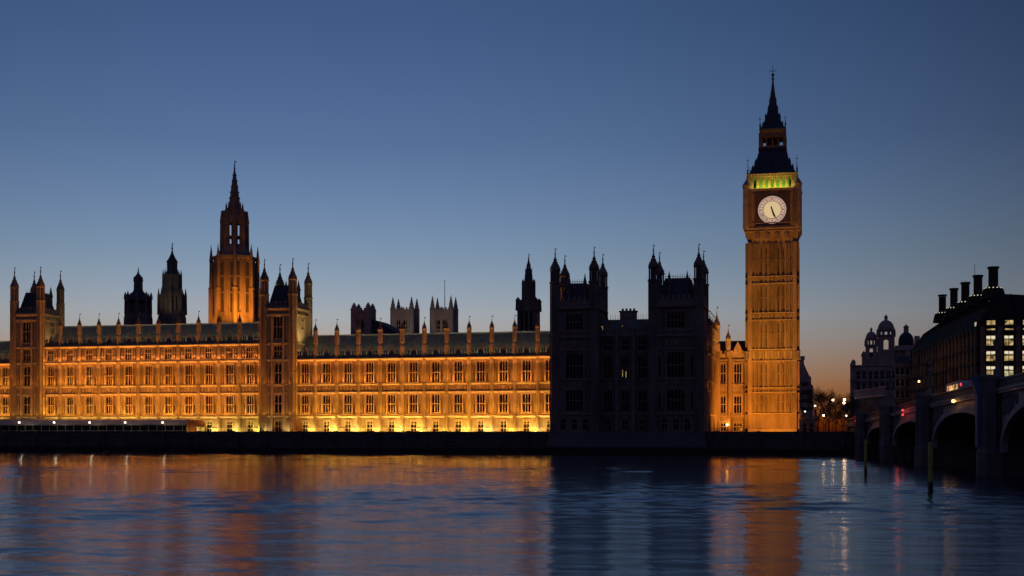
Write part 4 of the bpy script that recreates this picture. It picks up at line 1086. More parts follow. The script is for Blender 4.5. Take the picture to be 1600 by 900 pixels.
def square_church_tower(x0p, x1p, ytop, ypin, Y, m, label, name, flag=False):
    xa, ta = from_depth(x0p, Y); k = FPX/Y; Zp = lambda y: CAMZ+(HOR-y)/k
    cx_, ct_ = from_depth((x0p+x1p)/2, Y)
    w = (x1p-x0p)/k*.87; wd = w*.92; ct_ += wd/2
    T = thing(name, label, 'church tower', (cx_, ct_, ZT), None)
    x0, x1, y0, y1 = cx_-w/2, cx_+w/2, ct_-wd/2, ct_+wd/2
    mb = MB(); ops = [(w*.5-w*.28, w*.5-w*.06, Zp(518), Zp(ytop+14)), (w*.5+w*.06, w*.5+w*.28, Zp(518), Zp(ytop+14))]
    wall_plane(mb, (x0,y0), (1,0), (0,1), 0, w, ZT, Zp(ytop), ops, .6); mb.box(x0, x1, y0+.7, y1, ZT, Zp(ytop)-.02)
    mb.box(x0, x0+.6, y0+.01, y0+.7, ZT, Zp(ytop)-.03); mb.box(x1-.6, x1, y0+.01, y0+.7, ZT, Zp(ytop)-.03)
    mb.build('wall', m, T)
    for a, b, z0, z1 in ops:
        inst(window_mesh(b-a, z1-z0, 2, .5, .6, 'far_stone' if m is M['far_stone'] else 'soot_trim'), 'window', T, (x0+(a+b)/2, y0, z0))
    mb = MB()
    for y_ in (ytop+1.2, ytop+9, 516): mb.frustum((x0-.3,x1+.3,y0-.3,y1+.3,Zp(y_)), (x0-.3,x1+.3,y0-.3,y1+.3,Zp(y_)+.5))
    battlement(mb, x0+1, x1-1, y0-.1, Zp(ytop), .5, .9, .8, .7); battlement(mb, x0+1, x1-1, y1-.3, Zp(ytop), .5, .9, .8, .7)
    for i in range(1, 4): mb.box(x0+w*i/4-.2, x0+w*i/4+.2, y0-.25, y0+.02, 20, Zp(ytop+9))
    mb.lathe((x0+x1)/2, y0, [(Zp(ytop),.5),(Zp(ytop-3),.45),(Zp(ytop-7),.04)], 4)
    mb.build('cornice', m, T)
    for x in (x0+.7, x1-.7):
        for y in (y0+.7, y1-.7):
            mb = MB(); mb.lathe(x, y, [(20, 1.35), (Zp(ytop)+.6, 1.25), (Zp(ytop)+.8, 1.5), (Zp(ytop)+1.4, 1.1), (Zp(ypin), .06)], 8)
            for q in (.25, .5, .72): zq = Zp(ytop)+1.4+(Zp(ypin)-Zp(ytop)-1.4)*q; mb.lathe(x, y, [(zq, 1.2*(1-q)+.1), (zq+.3, 1.2*(1-q)+.1)], 8)
            mb.build('pinnacle', m, T)
    if flag:
        mb = MB(); xf, tf = cx_+.3, ct_; mb.tube((xf,tf,Zp(ytop+2)), (xf,tf,Zp(437)), .22, .1, 6); mb.sphere((xf,tf,Zp(437)), .3, 6, 4); mb.build('flagpole', M['iron'], T)
    mb = MB(); mb.frustum((x0+.5,x1-.5,y0+.5,y1-.5,Zp(ytop)-.05),(cx_-.5,cx_+.5,ct_-.5,ct_+.5,Zp(ytop)+.8)); mb.build('roof', M['lead'], T)
    if m is M['far_stone']: light('SPOT', 'tower_floodlight', T, (cx_+6, y0-24, Zp(545)), 520, (1, .72, .5), (cx_+1, y0, Zp(495)), .4, spot=50, blend=.9)
    return T, x1, ct_, Zp
TA, xr, tr_, Zpa = square_church_tower(546.5, 580, 487, 472, 470, M['brown'], 'dark brown square church tower with four thin pinnacles and a hipped roof at its side', 'church_tower')
# blue slate church roof beside the dark tower
mb = MB(); xa = xr+.05; mb.prism([(xa, 20), (xa, Zpa(499)), (xa+1.2, Zpa(499.5)), (xa+9.2, Zpa(518)), (xa+9.2, 20)], tr_-2, tr_+14)
mb.build('nave_roof', M['blue_slate'] if 'blue_slate' in M else M['slate'], TA)
square_church_tower(607.5, 648, 485, 463, 590, M['far_stone'], 'pale grey stone church tower with paired pinnacles and no flagpole', 'church_tower')
square_church_tower(669.5, 709.5, 485, 461, 590, M['far_stone'], 'pale grey stone church tower carrying a tall thin flagpole', 'church_tower', True)

# ================================================================ TERRACE: MARQUEE, LAMPS, BUOYS
def marquee():
    t0 = 291.5; t1 = 296.5; s0 = loc_x(-60, t0); s1 = loc_x(291, t0)
    T = thing('terrace_marquee', 'long low canvas marquee with dark glazed front on the river terrace', 'marquee', ((s0+s1)/2, t0, ZT))
    ze, zr = 7.0, 8.35
    mb = MB(); mb.prismx([(t0-.25,ze),(t0+1.1,zr-.25),((t0+t1)/2,zr),(t1-1,zr-.25),(t1+.2,ze)], s0, s1); mb.build('roof', M['canvas'], T)
    mb = MB(); mb.box(s0, s1, t0+.1, t0+.2, ZT, ze-.02); mb.box(s1-.12, s1-.02, t0+.2, t1, ZT, ze-.02); mb.build('glazing', M['glass'], T)
    mb = MB(); x = s0
    while x < s1: mb.box(x, x+.12, t0-.02, t0+.095, ZT, ze); x += 2.35
    mb.box(s0, s1, t0-.03, t0+.09, 5.3, 5.42); mb.box(s0, s1, t0-.3, t0-.2, ze-.25, ze+.05)
    mb.build('posts', M['white_trim'], T)
    # barrel canopy at the end
    x0, x1 = s1+.15, loc_x(307, t0); cxm = (x0+x1)/2; r = (x1-x0)/2
    A = thing('entrance_canopy', 'small orange barrel vaulted canopy at the end of the terrace marquee', 'canopy', (cxm, t0, ZT))
    pr = [(cxm+r*cos(pi*k/14), 6.4+r*1.25*sin(pi*k/14)) for k in range(15)]; pin = [(cxm+(r-.12)*cos(pi*k/14), 6.4+(r-.12)*1.25*sin(pi*k/14)) for k in range(14,-1,-1)]
    mb = MB()
    for k in range(14):
        (xa,za),(xb,zb_) = pr[k], pr[k+1]
        mb.face([(xa,t0-.3,za),(xb,t0-.3,zb_),(xb,t1,zb_),(xa,t1,za)])
        mb.face([(cxm,t0+.4,6.4),(xa,t0+.4,za),(xb,t0+.4,zb_)])
    mb.build('vault', M['awning'], A)
    mb = MB()
    for x in (x0+.06, x1-.06):
        for y in (t0-.2, t1-.1): mb.box(x-.06, x+.06, y-.06, y+.06, ZT, 6.45)
    mb.build('posts', M['white_trim'], A)
    mb = MB(); mb.box(x0+.15, x1-.15, t0+.45, t0+.5, ZT, 6.38); mb.build('end_panel', M['awning'], A)
    light('POINT', 'canopy_light', A, (cxm, t0-.9, 5.2), 3.5, WARM, size=.1)
    return s0, s1
M['white_trim'] = mat('cream_paint', (.35, .32, .27), .6, var=.15)
marquee()
# globe lamps on the river parapet
GL = 'globe lamps on the river parapet'
def terrace_lamp(xp, label):
    t = TWALL; s = loc_x(xp, t); z = zz(660.2, s, t)
    T = thing('terrace_lamp', label, 'lamp', (s, t, 5.1), GL)
    mb = MB(); mb.lathe(s, t, [(5.1,.2),(5.3,.2),(5.4,.08),(z-.4,.06),(z-.3,.14),(z-.2,.16)], 8); mb.build('post', M['iron'], T)
    mb = MB(); mb.sphere((s,t,z), .27, 12, 8); mb.build('globe', M['lampw'], T, smooth=True)
    light('POINT', 'lamp_light', T, (s, t+.45, z), 4.5, (1, .78, .5), size=.2)
    mb = MB(); mb.lathe(s, t, [(z+.24,.1),(z+.42,.03)], 6); mb.build('cap', M['iron'], T)
for xp, lb in ((30, 'globe lamp on the river parapet, first from the left edge'), (84.5, 'globe lamp on the river parapet, second from the left edge'), (140, 'globe lamp on the parapet, in the middle of the row of five'),
               (195.5, 'globe lamp on the parapet, second from the orange canopy'), (254, 'globe lamp on the parapet closest to the orange canopy')): terrace_lamp(xp, lb)
def buoy(xp, yp, r, label):
    Y = CAMZ*FPX/(yp+3-HOR); s, t = from_depth(xp, Y)
    T = thing('mooring_buoy', label, 'buoy', (s, t, 0), 'mooring buoys')
    mb = MB(); mb.lathe(s, t, [(-.3,r*.6),(0,r),(r*.7,r),(r*1.1,r*.7),(r*1.25,r*.3)], 14); mb.build('float', M['buoy'], T)
    mb = MB(); mb.lathe(s, t, [(r*1.2,.1),(r*1.7,.1)], 8); mb.tube((s-.25,t,r*1.7),(s+.25,t,r*1.7),.08); mb.build('mooring_ring', M['iron'], T)
buoy(166, 706.5, .62, 'dark red mooring buoy on the water nearer the left edge of the photo')
buoy(290, 702.6, .5, 'small mooring buoy close under the river wall by the end of the marquee')

# ================================================================ WEST OF THE CLOCK TOWER: SMALL THINGS
def dark_office():
    Y = 470.0; k = FPX/Y; Zp = lambda y: CAMZ+(HOR-y)/k
    x0, t0 = from_depth(1243, Y); x1, _ = from_depth(1262, Y)
    T = thing('office_block', 'dark stepped building peeping out behind the right side of the clock tower', 'building', (x0, t0, ZT))
    mb = MB(); 
    pts = [(1243,562),(1256,562),(1256,568),(1260,577),(1264,586),(1267.5,590),(1267.5,600),(1270.5,603),(1270.5,668)]
    poly = []
    for xp, yp in pts: s, _t = from_depth(xp, Y); poly.append((s, Zp(yp)))
    poly = [(poly[0][0], ZT)]+poly[:-1]+[(poly[-1][0], ZT)]
    mb.prism(poly, t0, t0+26); mb.build('wall', M['brown'], T)
    for r_ in range(5):
        for i in range(4):
            s, _t = from_depth(1253+i*4.2, Y); z = Zp(655-r_*13)
            if i > 2 and r_ > 3: continue
            inst(window_mesh(.8, 1.5, 1, .5, frame='soot_trim', glass='glass', jamb=False, head=False), 'window', T, (s, t0-.46, z))
    mb = MB(); s, _t = from_depth(1254, Y); mb.box(s-.8, s+.8, t0+2, t0+4, Zp(562), Zp(556)); mb.build('chimney', M['brown'], T)
dark_office()
def gate_lodge():
    t = 318.0; x0, x1 = loc_x(1251, t), loc_x(1274, t); zt = zz(651, x0, t)
    T = thing('gate_lodge', 'low lit stone gate lodge at the right foot of the clock tower', 'lodge', (x0, t, ZT))
    mb = MB(); wall_plane(mb, (x0,t), (1,0), (0,1), 0, x1-x0, ZT, zt-.6, [(.6,1.3,5,7.2),(2.2,2.9,5,7.2)], .3); mb.box(x0, x1, t+.4, t+4, ZT, zt-.62); mb.build('wall', M['stone'], T)
    mb = MB(); mb.box(x0-.2, x1+.2, t-.2, t+4.2, zt-.6, zt-.35); battlement(mb, x0, x1, t-.1, zt-.35, .2, .35, .3, .3, .3); mb.build('parapet', M['trim'], T)
    for xx in (x0+.95, x0+2.55): inst(window_mesh(.7, 2.2, 1, .5, .3, jamb=False, head=False), 'window', T, (xx, t, 5))
    p = pinnacle_mesh(0, 1.2, 2.2, .3, 'pinnacle', 'trim', False); inst(p, 'pinnacle', T, (x1, t, zt-.35)); inst(p, 'pinnacle', T, (x0, t, zt-.35))
    return T
gate_lodge()

def street_lamp(xp, yp, Y, label, m='lamp', e=0, col=(1,.72,.38), r=.3, name='street_lamp', group='street lamps beyond the clock tower'):
    s, t = from_depth(xp, Y); z = CAMZ+(HOR-yp)/FPX*Y
    T = thing(name, label, 'street lamp', (s, t, ZT), group)
    mb = MB(); mb.lathe(s, t, [(ZT,.22),(ZT+.8,.2),(ZT+.9,.09),(max(z-.5, ZT+1),.06),(max(z-.42, ZT+1.05),.16),(z-r*.9,.18)], 8); mb.build('post', M['iron'], T)
    mb = MB(); mb.sphere((s,t,z), r, 12, 8); mb.build('lantern', M[m], T, smooth=True)
    mb = MB(); mb.lathe(s, t, [(z+r*.86,r*.75),(z+r*1.2,.12),(z+r*1.9,.03)], 8); mb.build('cap', M['iron'], T)
    if e: light('POINT', 'lamp_light', T, (s, t-r-.15, z), e*.16, col, size=r)
    return T
street_lamp(1319.5, 624.5, 330, 'brightest lamp above the bare trees, upper lantern of a close pair', 'lamp_hot', 60, (1,.62,.3), .3)
street_lamp(1318.8, 629.5, 322, 'bright lamp just below the brightest one above the bare trees', 'lamp_hot', 60, (1,.62,.3), .28)
street_lamp(1301.5, 625, 345, 'single bright amber lamp between the pair of lamps and the clock tower', 'lamp', 25, (1,.6,.28), .25)
street_lamp(1273.7, 634, 350, 'small bluish white lamp beside the dark stepped building', 'lampw', 4, (.9,.95,1), .25)
street_lamp(1261.5, 667, 312, 'low white lamp in front of the gate lodge', 'lampw', 5, (1,.85,.65), .22)
street_lamp(1287, 649, 330, 'amber lamp low among the pale lit bushes', 'lamp', 14, (1,.6,.3), .25)
street_lamp(1258, 643, 380, 'dim tiny lamp on the dark side street above the gate lodge', 'lampw', 0, r=.22)
street_lamp(1322.5, 649.5, 330, 'small dim white lamp between the red signal and the lit bushes', 'lampw', 0, r=.22)

def bare_tree(xp, ytop, Y, spread, label, seed, leafy=0, levels=6, m='bark'):
    rr = random.Random(seed); s, t = from_depth(xp, Y); H = CAMZ+(HOR-ytop)/FPX*Y-ZT
    T = thing('bare_tree' if not leafy else 'bushy_tree', label, 'tree', (s, t, ZT), 'trees beyond the clock tower')
    tr = MB(); cr = MB(); lf = MB()
    def grow(p, d, l, r, lev):
        q = tuple(p[i]+d[i]*l for i in range(3))
        (tr if lev < 2 else cr).tube(p, q, r, r*.68, 5 if lev < 3 else 3)
        if lev >= levels:
            if leafy:
                for _ in range(leafy):
                    c = tuple(q[i]+rr.gauss(0, .45) for i in range(3)); a = rr.uniform(.08, .17); u = (rr.uniform(-1,1)*a, rr.uniform(-1,1)*a, rr.uniform(-1,1)*a); v = (rr.uniform(-1,1)*a, rr.uniform(-1,1)*a, rr.uniform(-1,1)*a)
                    lf.face([c, tuple(c[i]+u[i] for i in range(3)), tuple(c[i]+u[i]+v[i] for i in range(3)), tuple(c[i]+v[i] for i in range(3))])
            return
        for _ in range(rr.choice((3, 3, 4) if not leafy else (2, 3, 3)) if lev else 4):
            e = [d[i]+rr.gauss(0, .42*spread) for i in range(3)]; e[2] += .12
            n = sqrt(sum(c*c for c in e)); e = [c/n for c in e]
            grow(q, e, l*rr.uniform(.66, .86), r*.62, lev+1)
    l0 = H*.30
    grow((s, t, ZT), (0, 0, 1), l0, H*.022, 0)
    zmax = max(v[2] for v in (cr.v or tr.v)); k = H/(zmax-ZT)      # bring the top to its height
    for b in (tr, cr, lf): b.v = [(s+(x-s)*k, t+(y-t)*k, ZT+(z-ZT)*k) for x, y, z in b.v]
    tr.build('trunk', M['bark'], T); cr.build('crown', M['bark'], T)
    if leafy: lf.build('foliage', M['leaf'] if m == 'bark' else M[m], T)
M['pale_leaf'] = mat('pale_leaves', (.16, .14, .05), .8, var=.4, scale=1)  # lamplight on the foliage put into the leaf colour
for a in ((1278, 601, 390, 1.0, 'tall bare winter tree beside the dark stepped building', 11, 0, 6),
          (1295, 606, 400, 1.1, 'wide bare winter tree against the orange sky', 5, 0, 6),
          (1325, 611, 380, 1.0, 'bare winter tree behind the brightest pair of lamps', 8, 0, 6),
          (1306, 621, 360, 1.0, 'lower bare tree under the single amber lamp', 21, 0, 6),
          (1316, 640, 352, 1.0, 'dark bushy tree below the pair of lamps', 31, 5, 5),
          (1290, 640, 338, .9, 'pale lit bushy tree to the right of the gate lodge', 32, 7, 5, 'pale_leaf'),
          (1332, 622, 372, .9, 'dark leafless tree under the blue sheeting', 44, 0, 6),
          (1360, 629, 330, .7, 'warm lit bushy tree beneath the blue sheeting by the bridge end', 45, 1, 6, 'pale_leaf'),
          (1276, 650, 345, .9, 'dark round bush directly behind the gate lodge', 47, 5, 5)): bare_tree(*a)
s, t = from_depth(1356, 322); light('POINT', 'tree_lamp_light', bpy.data.objects['street_lamp'], (s, t, 6.0), 5, (1,.55,.22), size=.4)

# blue scaffold hoarding at the bridge end
def hoarding():
    Y = 318.0; k = FPX/Y; Zp = lambda y: CAMZ+(HOR-y)/k
    a = from_depth(1336, Y); b = from_depth(1384, Y-28)
    L0 = sqrt((b[0]-a[0])**2+(b[1]-a[1])**2); rz = atan2(b[1]-a[1], b[0]-a[0])
    T = thing('scaffold_hoarding', 'raised band of dark blue sheeting on a scaffold where the bridge meets the bank', 'hoarding', (a[0], a[1], ZT), None, rz)
    z0, z1 = Zp(622)-ZT, Zp(611)-ZT
    mb = MB(); mb.box(0, L0, -.1, .1, z0, z1); mb.build('sheeting', M['blue_sheet'], T, False)
    mb = MB(); mb.box(0, L0, -.25, .2, z1, z1+.16); mb.box(0, L0, -.25, .2, z0-.16, z0); mb.build('edge_rail', M['white'], T, False)
    mb = MB()
    x = 0
    while x <= L0: mb.tube((x,.3,0),(x,.3,z1),.06); mb.tube((x,1.8,0),(x,1.8,z1),.06); mb.tube((x,.3,z0*.6),(x,1.8,z0*.6),.05); x += 2.4
    for z in (z0*.3, z0*.6, z0*.95): mb.tube((0,.3,z),(L0,.3,z),.05); mb.tube((0,1.8,z),(L0,1.8,z),.05)
    mb.build('scaffold_tubes', M['iron'], T, False)
hoarding()

# ================================================================ DOMED STONE BUILDING AND GLASS-FRONTED OFFICE
def domed_building():
    Y = 500.0; k = FPX/Y; Zp = lambda y: CAMZ+(HOR-y)/k-ZT
    o = from_depth(1363, Y); X = lambda xp: (xp-1363)/k
    T = thing('domed_building', 'dark baroque stone building with three domes and see-through belfries', 'building', (o[0], o[1], ZT), None, radians(-3.2))
    m = M['brown']; wallm = MB()
    def openbox(mb, x0, x1, y0, y1, z0, z1, pw): # four corner piers
        for a in (x0, x1-pw):
            for b in (y0, y1-pw): mb.box(a, a+pw, b, b+pw, z0, z1)
    # main body
    ops = []
    for i in range(8):
        for yy in (603, 586): ops.append((X(1342+i*9)-.7-X(1339), X(1342+i*9)+.7-X(1339), Zp(yy+6), Zp(yy-6)))
    wall_plane(wallm, (X(1339),0), (1,0), (0,1), 0, X(1412)-X(1339), 0, Zp(572), ops, .5)
    wallm.box(X(1339), X(1412), .6, 28, 0, Zp(572)-.05)
    wallm.box(X(1329.5), X(1339)-.02, .5, 20, 0, Zp(571)); wallm.box(X(1329.5), X(1337), .2, 9, Zp(571), Zp(567))
    wallm.box(X(1397), X(1430), 2, 24, Zp(573), Zp(540)); wallm.box(X(1412)+.02, X(1436), 1, 24, 0, Zp(548))
    wallm.frustum((X(1348), X(1404), 4, 22, Zp(572)-.02), (X(1353), X(1397), 5, 20, Zp(549)))
    wallm.build('wall', m, T, False)
    for a, b, z0, z1 in ops: inst(window_mesh(round(b-a,2), round(z1-z0,2), 2, .5, .5, 'brown', 'glass', False, True), 'window', T, (X(1339)+(a+b)/2, 0, z0), 0, False)
    mb = MB()
    for z in (Zp(572), Zp(595), Zp(620)): mb = MB(); mb.box(X(1329), X(1412), -.4, .1, z, z+.5); mb.build('cornice', m, T, False)
    mb = MB(); mb.box(X(1396), X(1437), .6, 2.1, Zp(548), Zp(548)+.5); mb.build('cornice', m, T, False)
    p = X(1334)
    mb = MB(); mb.lathe(p, 4.5, [(Zp(567),1.0),(Zp(563),.9),(Zp(560),.1)], 8); mb.build('corner_turret', m, T, False)
    def dome_tower(xl, xr, ybase, yo1, yo2, ycorn, ydome, ytop, lab):
        x0, x1 = X(xl), X(xr); w = x1-x0; y0, y1 = 1.0, 1.0+w; pw = w*.36; c = (x0+x1)/2; cy = (y0+y1)/2
        mb = MB(); mb.box(x0, x1, y0, y1, Zp(575), Zp(yo1)); openbox(mb, x0, x1, y0, y1, Zp(yo1), Zp(yo2), pw)
        # arched head over the opening
        for g in range(6):
            u0, u1 = x0+pw+(w-2*pw)*g/6, x0+pw+(w-2*pw)*(g+1)/6; q = abs((u0+u1)/2-c)/(w/2-pw)
            for b in (y0, y1-pw): mb.box(u0, u1, b, b+pw, Zp(yo2)-(w/2-pw)*(1-sqrt(max(0,1-q*q))), Zp(yo2)+.01)
        mb.box(x0, x1, y0, y1, Zp(yo2), Zp(ycorn)); mb.box(x0-.4, x1+.4, y0-.4, y1+.4, Zp(ycorn)-.5, Zp(ycorn))
        mb.build('belfry', m, T, False)
        mb = MB(); r = w*.5
        zc0, zc1 = Zp(ycorn), Zp(ydome)
        for i in range(8): a = i*pi/4+pi/8; mb.lathe(c+cos(a)*r*.82, cy+sin(a)*r*.82, [(zc0, r*.2), (zc1, r*.19)], 6)
        mb.lathe(c, cy, [(zc1-.7, r*1.02), (zc1, r*1.06)], 16)
        mb.build('lantern_ring', m, T, False)
        mb = MB(); zt = Zp(ytop); hh = (zt-zc1)*.62
        mb.lathe(c, cy, [(zc1+hh*sin(a), max(.3, r*.98*cos(a))) for a in [pi/2*q/7*.93 for q in range(8)]], 16)
        mb.lathe(c, cy, [(zc1+hh*.95, r*.22), (zc1+hh*1.25, r*.2), (zc1+hh*1.3, r*.28), (zc1+hh*1.5, r*.08), (zt, .08)], 8)
        mb.build('dome', m, T, False, smooth=False)
        for ix in (x0, x1):
            mb = MB(); mb.lathe(ix, y0, [(Zp(ycorn),.5),(Zp(ycorn)+1.4,.4),(Zp(ycorn)+2.6,.03)], 6); mb.build('urn', m, T, False)
    dome_tower(1370.5, 1396.5, 560, 546, 529, 523, 514, 490, 'middle')
    dome_tower(1352.5, 1370, 570, 557.5, 543, 538, 528, 510, 'left')
    mb = MB(); mb.box(X(1347), X(1354)-.02, 1.5, 8, Zp(573), Zp(556)); mb.lathe(X(1350), 4, [(Zp(556),1.3),(Zp(551),.9),(Zp(547),.1)], 8)
    mb.build('stair_turret', m, T, False)
    c, cy, r = X(1414), 10, (X(1426)-X(1402))/2
    mb = MB(); mb.lathe(c, cy, [(Zp(541), r*1.02), (Zp(532), r*1.0)]+[(Zp(532)+(Zp(517)-Zp(532))*sin(a), max(.4, r*cos(a))) for a in [pi/2*q/7*.95 for q in range(8)]], 20)
    mb.build('dome', M['slate_blue'], T, False)
    mb = MB(); mb.lathe(c, cy, [(Zp(518),1.1),(Zp(510),1.0),(Zp(509.5),1.3),(Zp(505),.15),(Zp(503),.05)], 8); mb.build('dome_lantern', m, T, False)
    mb = MB(); mb.box(X(1426), X(1434), 4, 8, Zp(545), Zp(525)); mb.build('chimney', m, T, False)
    # shadowy lit corner house in front, right
M['slate_blue'] = mat('blue_lead', (.05, .055, .075), .6, var=.25)
domed_building()
def corner_house():
    Y = 445.0; k = FPX/Y; Zp = lambda y: CAMZ+(HOR-y)/k-ZT; o = from_depth(1398, Y); X = lambda xp: (xp-1398)/k
    T = thing('corner_house', 'plain brown stone house with yellowish bays between the domed building and the glazed office', 'building', (o[0], o[1], ZT), None, radians(-3.2))
    ops = []; mb = MB()
    for i in range(4):
        for yy in (634, 616, 598, 580): ops.append((X(1402+i*7.4)-.55, X(1402+i*7.4)+.55, Zp(yy+5), Zp(yy-5)))
    wall_plane(mb, (0,0), (1,0), (0,1), 0, X(1430), 0, Zp(565), ops, .4); mb.box(0, X(1430), .5, 14, 0, Zp(565)-.05); mb.build('wall', M['brown'], T, False)
    for a, b, z0, z1 in ops: inst(window_mesh(round(b-a,2), round(z1-z0,2), 1, .5, .4, 'sand', 'glass', False, True), 'window', T, ((a+b)/2, 0, z0), 0, False)
    for z in (Zp(565)-.3, Zp(589), Zp(607), Zp(625)):
        mb = MB(); mb.box(-.2, X(1430), -.35, .1, z, z+.4); mb.build('cornice', M['sand'], T, False)
    mb = MB(); mb.frustum((0,X(1430),.2,14,Zp(565)+.1),(1.5,X(1430)-1,3,11,Zp(556))); mb.build('roof', M['slate'], T, False)
corner_house()

def glazed_office():
    Y0 = 335.0; o = from_depth(1528, Y0); rz = radians(4.6); k = FPX/Y0
    T = thing('glazed_office', 'bronze roofed office block with tall round chimneys and lit windows beyond the bridge', 'office building', (o[0], o[1], ZT), None, rz)
    Zp = lambda y: CAMZ+(HOR-y)/k-ZT
    from mathutils import Vector
    cr, sr = cos(rz), sin(rz)
    def local(s, t): dx, dy = s-o[0], t-o[1]; return dx*cr+dy*sr, -dx*sr+dy*cr
    def y_on_left(xp, lx=0):                             # local y where the picture column xp meets the plane local x = lx
        r = (xp-CXP)/FPX; ux, uy = r*CT-ST, r*ST+CT      # ray in world (s,t)
        # local coords of ray point l*(ux,uy)
        a0, b0 = local(0, 0); a1, b1 = ux*cr+uy*sr, -ux*sr+uy*cr
        l = (lx-a0)/a1; return b0+l*b1, l
    Lf = y_on_left(1425)[0]; Wf = 34.0
    ze = Zp(513); zs = [Zp(591), Zp(567.5), Zp(543.5), Zp(519)]
    bodym = MB(); fins = MB(); glass = []
    # front (towards the river)
    fx = 4.55; n1 = int(Wf/fx); ops = []
    rows = [(Zp(588), Zp(572)), (Zp(564), Zp(548.5)), (Zp(540), Zp(524.5)), (Zp(516), Zp(501))]
    for i in range(n1):
        c = 3.3+i*fx
        for j, (za, zb_) in enumerate(rows[:3]): ops.append((c-1.15, c+1.15, za, zb_))
    wall_plane(bodym, (0,0), (1,0), (0,1), 0, Wf, 0, ze, ops, .4)
    nb = 20; bw = (Lf-1)/nb; ops2 = []
    lrows = [(za-.1, zb_+.1) for za, zb_ in rows[:3]]+[(Zp(612), Zp(597))]
    for i in range(nb):
        y = 1.6+bw*(i+.5)
        for j, (za, zb_) in enumerate(lrows): ops2.append((y-bw*.31, y+bw*.31, za, zb_))
    wall_plane(bodym, (0,0), (0,1), (1,0), 0, Lf, 0, ze, ops2, .4)
    bodym.box(.6, Wf, .6, Lf, 0, ze-.05)
    bodym.build('wall', M['bronze'], T, False)
    rr = random.Random(4)
    for a, b, za, zb_ in ops:
        g = rr.choice(['lit', 'lit', 'lit_cool'])
        w_ = inst(window_mesh(round(b-a,2), round(zb_-za,2), 2, .55, .4, 'bronze', g, False, False, .13, False), 'window', T, ((a+b)/2, 0, za), 0, False)
        mb = MB(); mb.box(-(b-a)/2+.05, (b-a)/2-.05, .3, .36, (zb_-za)*.72, (zb_-za)*.95); me = mb.mesh('ceiling_light', M['lit_strip']); inst(me, 'ceiling_light', w_, (0,0,0), 0, False)
    for n_, (a, b, za, zb_) in enumerate(ops2):
        i = n_//4; g = 'lit_cool' if i == 0 else rr.choice(['lit_dim', 'lit_dim', 'lit_dim', 'glass'])
        inst(window_mesh(round(b-a,2), round(zb_-za,2), 2, .55, .4, 'bronze', g, False, False, .13, False), 'window', T, (0, (a+b)/2, za), -pi/2, False)
    for i in range(n1+1):
        c = 3.3+(i-.5)*fx
        fins.box(c-.55, c+.55, -.7, .05, 0, ze+.4)
    for i in range(nb+1):
        y = 1.6+bw*i; fins.box(-.55, .05, y-bw*.11, y+bw*.11, 0, ze+.2)
    fins.build('stone_fins', M['sand'], T, False)
    mb = MB()
    for z in [r_[0]-.7 for r_ in rows[:3]]+[ze-.1, lrows[3][0]-.7]:
        mb.box(-.35, Wf, -.4, .05, z, z+.45); mb.box(-.45, .04, .06, Lf, z+.003, z+.447)
    mb.build('spandrel_bands', M['bronze'], T, False)
    # mansard roof: left ridge falls to the far end as the photo shows it level
    inn = 10.0; zr = Zp(455); zr2 = Zp(465)+.0
    mb = MB()
    y0, y1 = 0, Lf
    zm = ze+.3+(zr-ze)*.60; im = 3.6                     # the slope swells: steep below, flatter above
    rings = [[(-.4,-.4,ze+.3),(Wf,-.4,ze+.3),(Wf,Lf,ze+.3),(-.4,Lf,ze+.3)],
             [(im,im,zm),(Wf,im,zm),(Wf,Lf-1.2,zm),(im,Lf-1.2,zm)],
             [(inn-1.5,inn-2,zr),(Wf,inn-2,zr2),(Wf,Lf-4,zr2),(inn-1.5,Lf-4,zr)]]
    for lo, hi in zip(rings, rings[1:]):
        for i in range(4): j = (i+1) % 4; mb.face([lo[i], lo[j], hi[j], hi[i]])
    mb.face(rings[2]); mb.face(rings[0])
    for i in range(nb+1):
        y = 1.6+bw*i; f_ = min(1, max(0, (y-(inn-2))/(Lf-4-inn+2))); yq = (inn-2)+f_*(Lf-4-(inn-2)); ym = im+(Lf-1.2-im)*min(1, max(0, (y-im)/(Lf-1.2-im)))
        mb.tube((-.3, y, ze+.4), (im, ym, zm+.1), .2, .18, 5); mb.tube((im, ym, zm+.1), (inn-1.5, yq, zr+.1), .18, .14, 5)
    for i in range(n1+1):
        c = 3.3+(i-.5)*fx; xm = max(im, c); xq = max(inn-1.5, c)
        mb.tube((c, -.3, ze+.4), (xm, im, zm+.1), .24, .2, 5); mb.tube((xm, im, zm+.1), (xq, inn-2, zr+(zr2-zr)*(xq-inn+1.5)/(Wf-inn+1.5)+.1), .2, .16, 5)
    mb.build('mansard_roof', M['bronze'], T, False)
    for i in range(n1):                                    # dormer windows in the slope
        c = 3.3+i*fx; za, zb_ = rows[3]
        mb = MB(); mb.box(c-1.25, c+1.25, -.1, 3.2, za-.3, zb_+.3); mb.box(c-1.4, c+1.4, -.25, 3.4, zb_+.3, zb_+.6)
        d = mb.build('dormer', M['bronze'], T, False)
        inst(window_mesh(2.1, round(zb_-za,2), 2, .5, .06, 'bronze', 'lit', False, False, .13, False), 'window', d, (c, -.17, za), 0, False)
    mb = MB(); mb.box(-.1, 3, 1.0, 3.6, rows[3][0]-.3, rows[3][1]+.2); d = mb.build('dormer', M['bronze'], T, False)
    inst(window_mesh(2.0, 2.3, 2, .5, .06, 'bronze', 'lit_cool', False, False, .13, False), 'window', d, (-.17, 2.3, rows[3][0]), -pi/2, False)
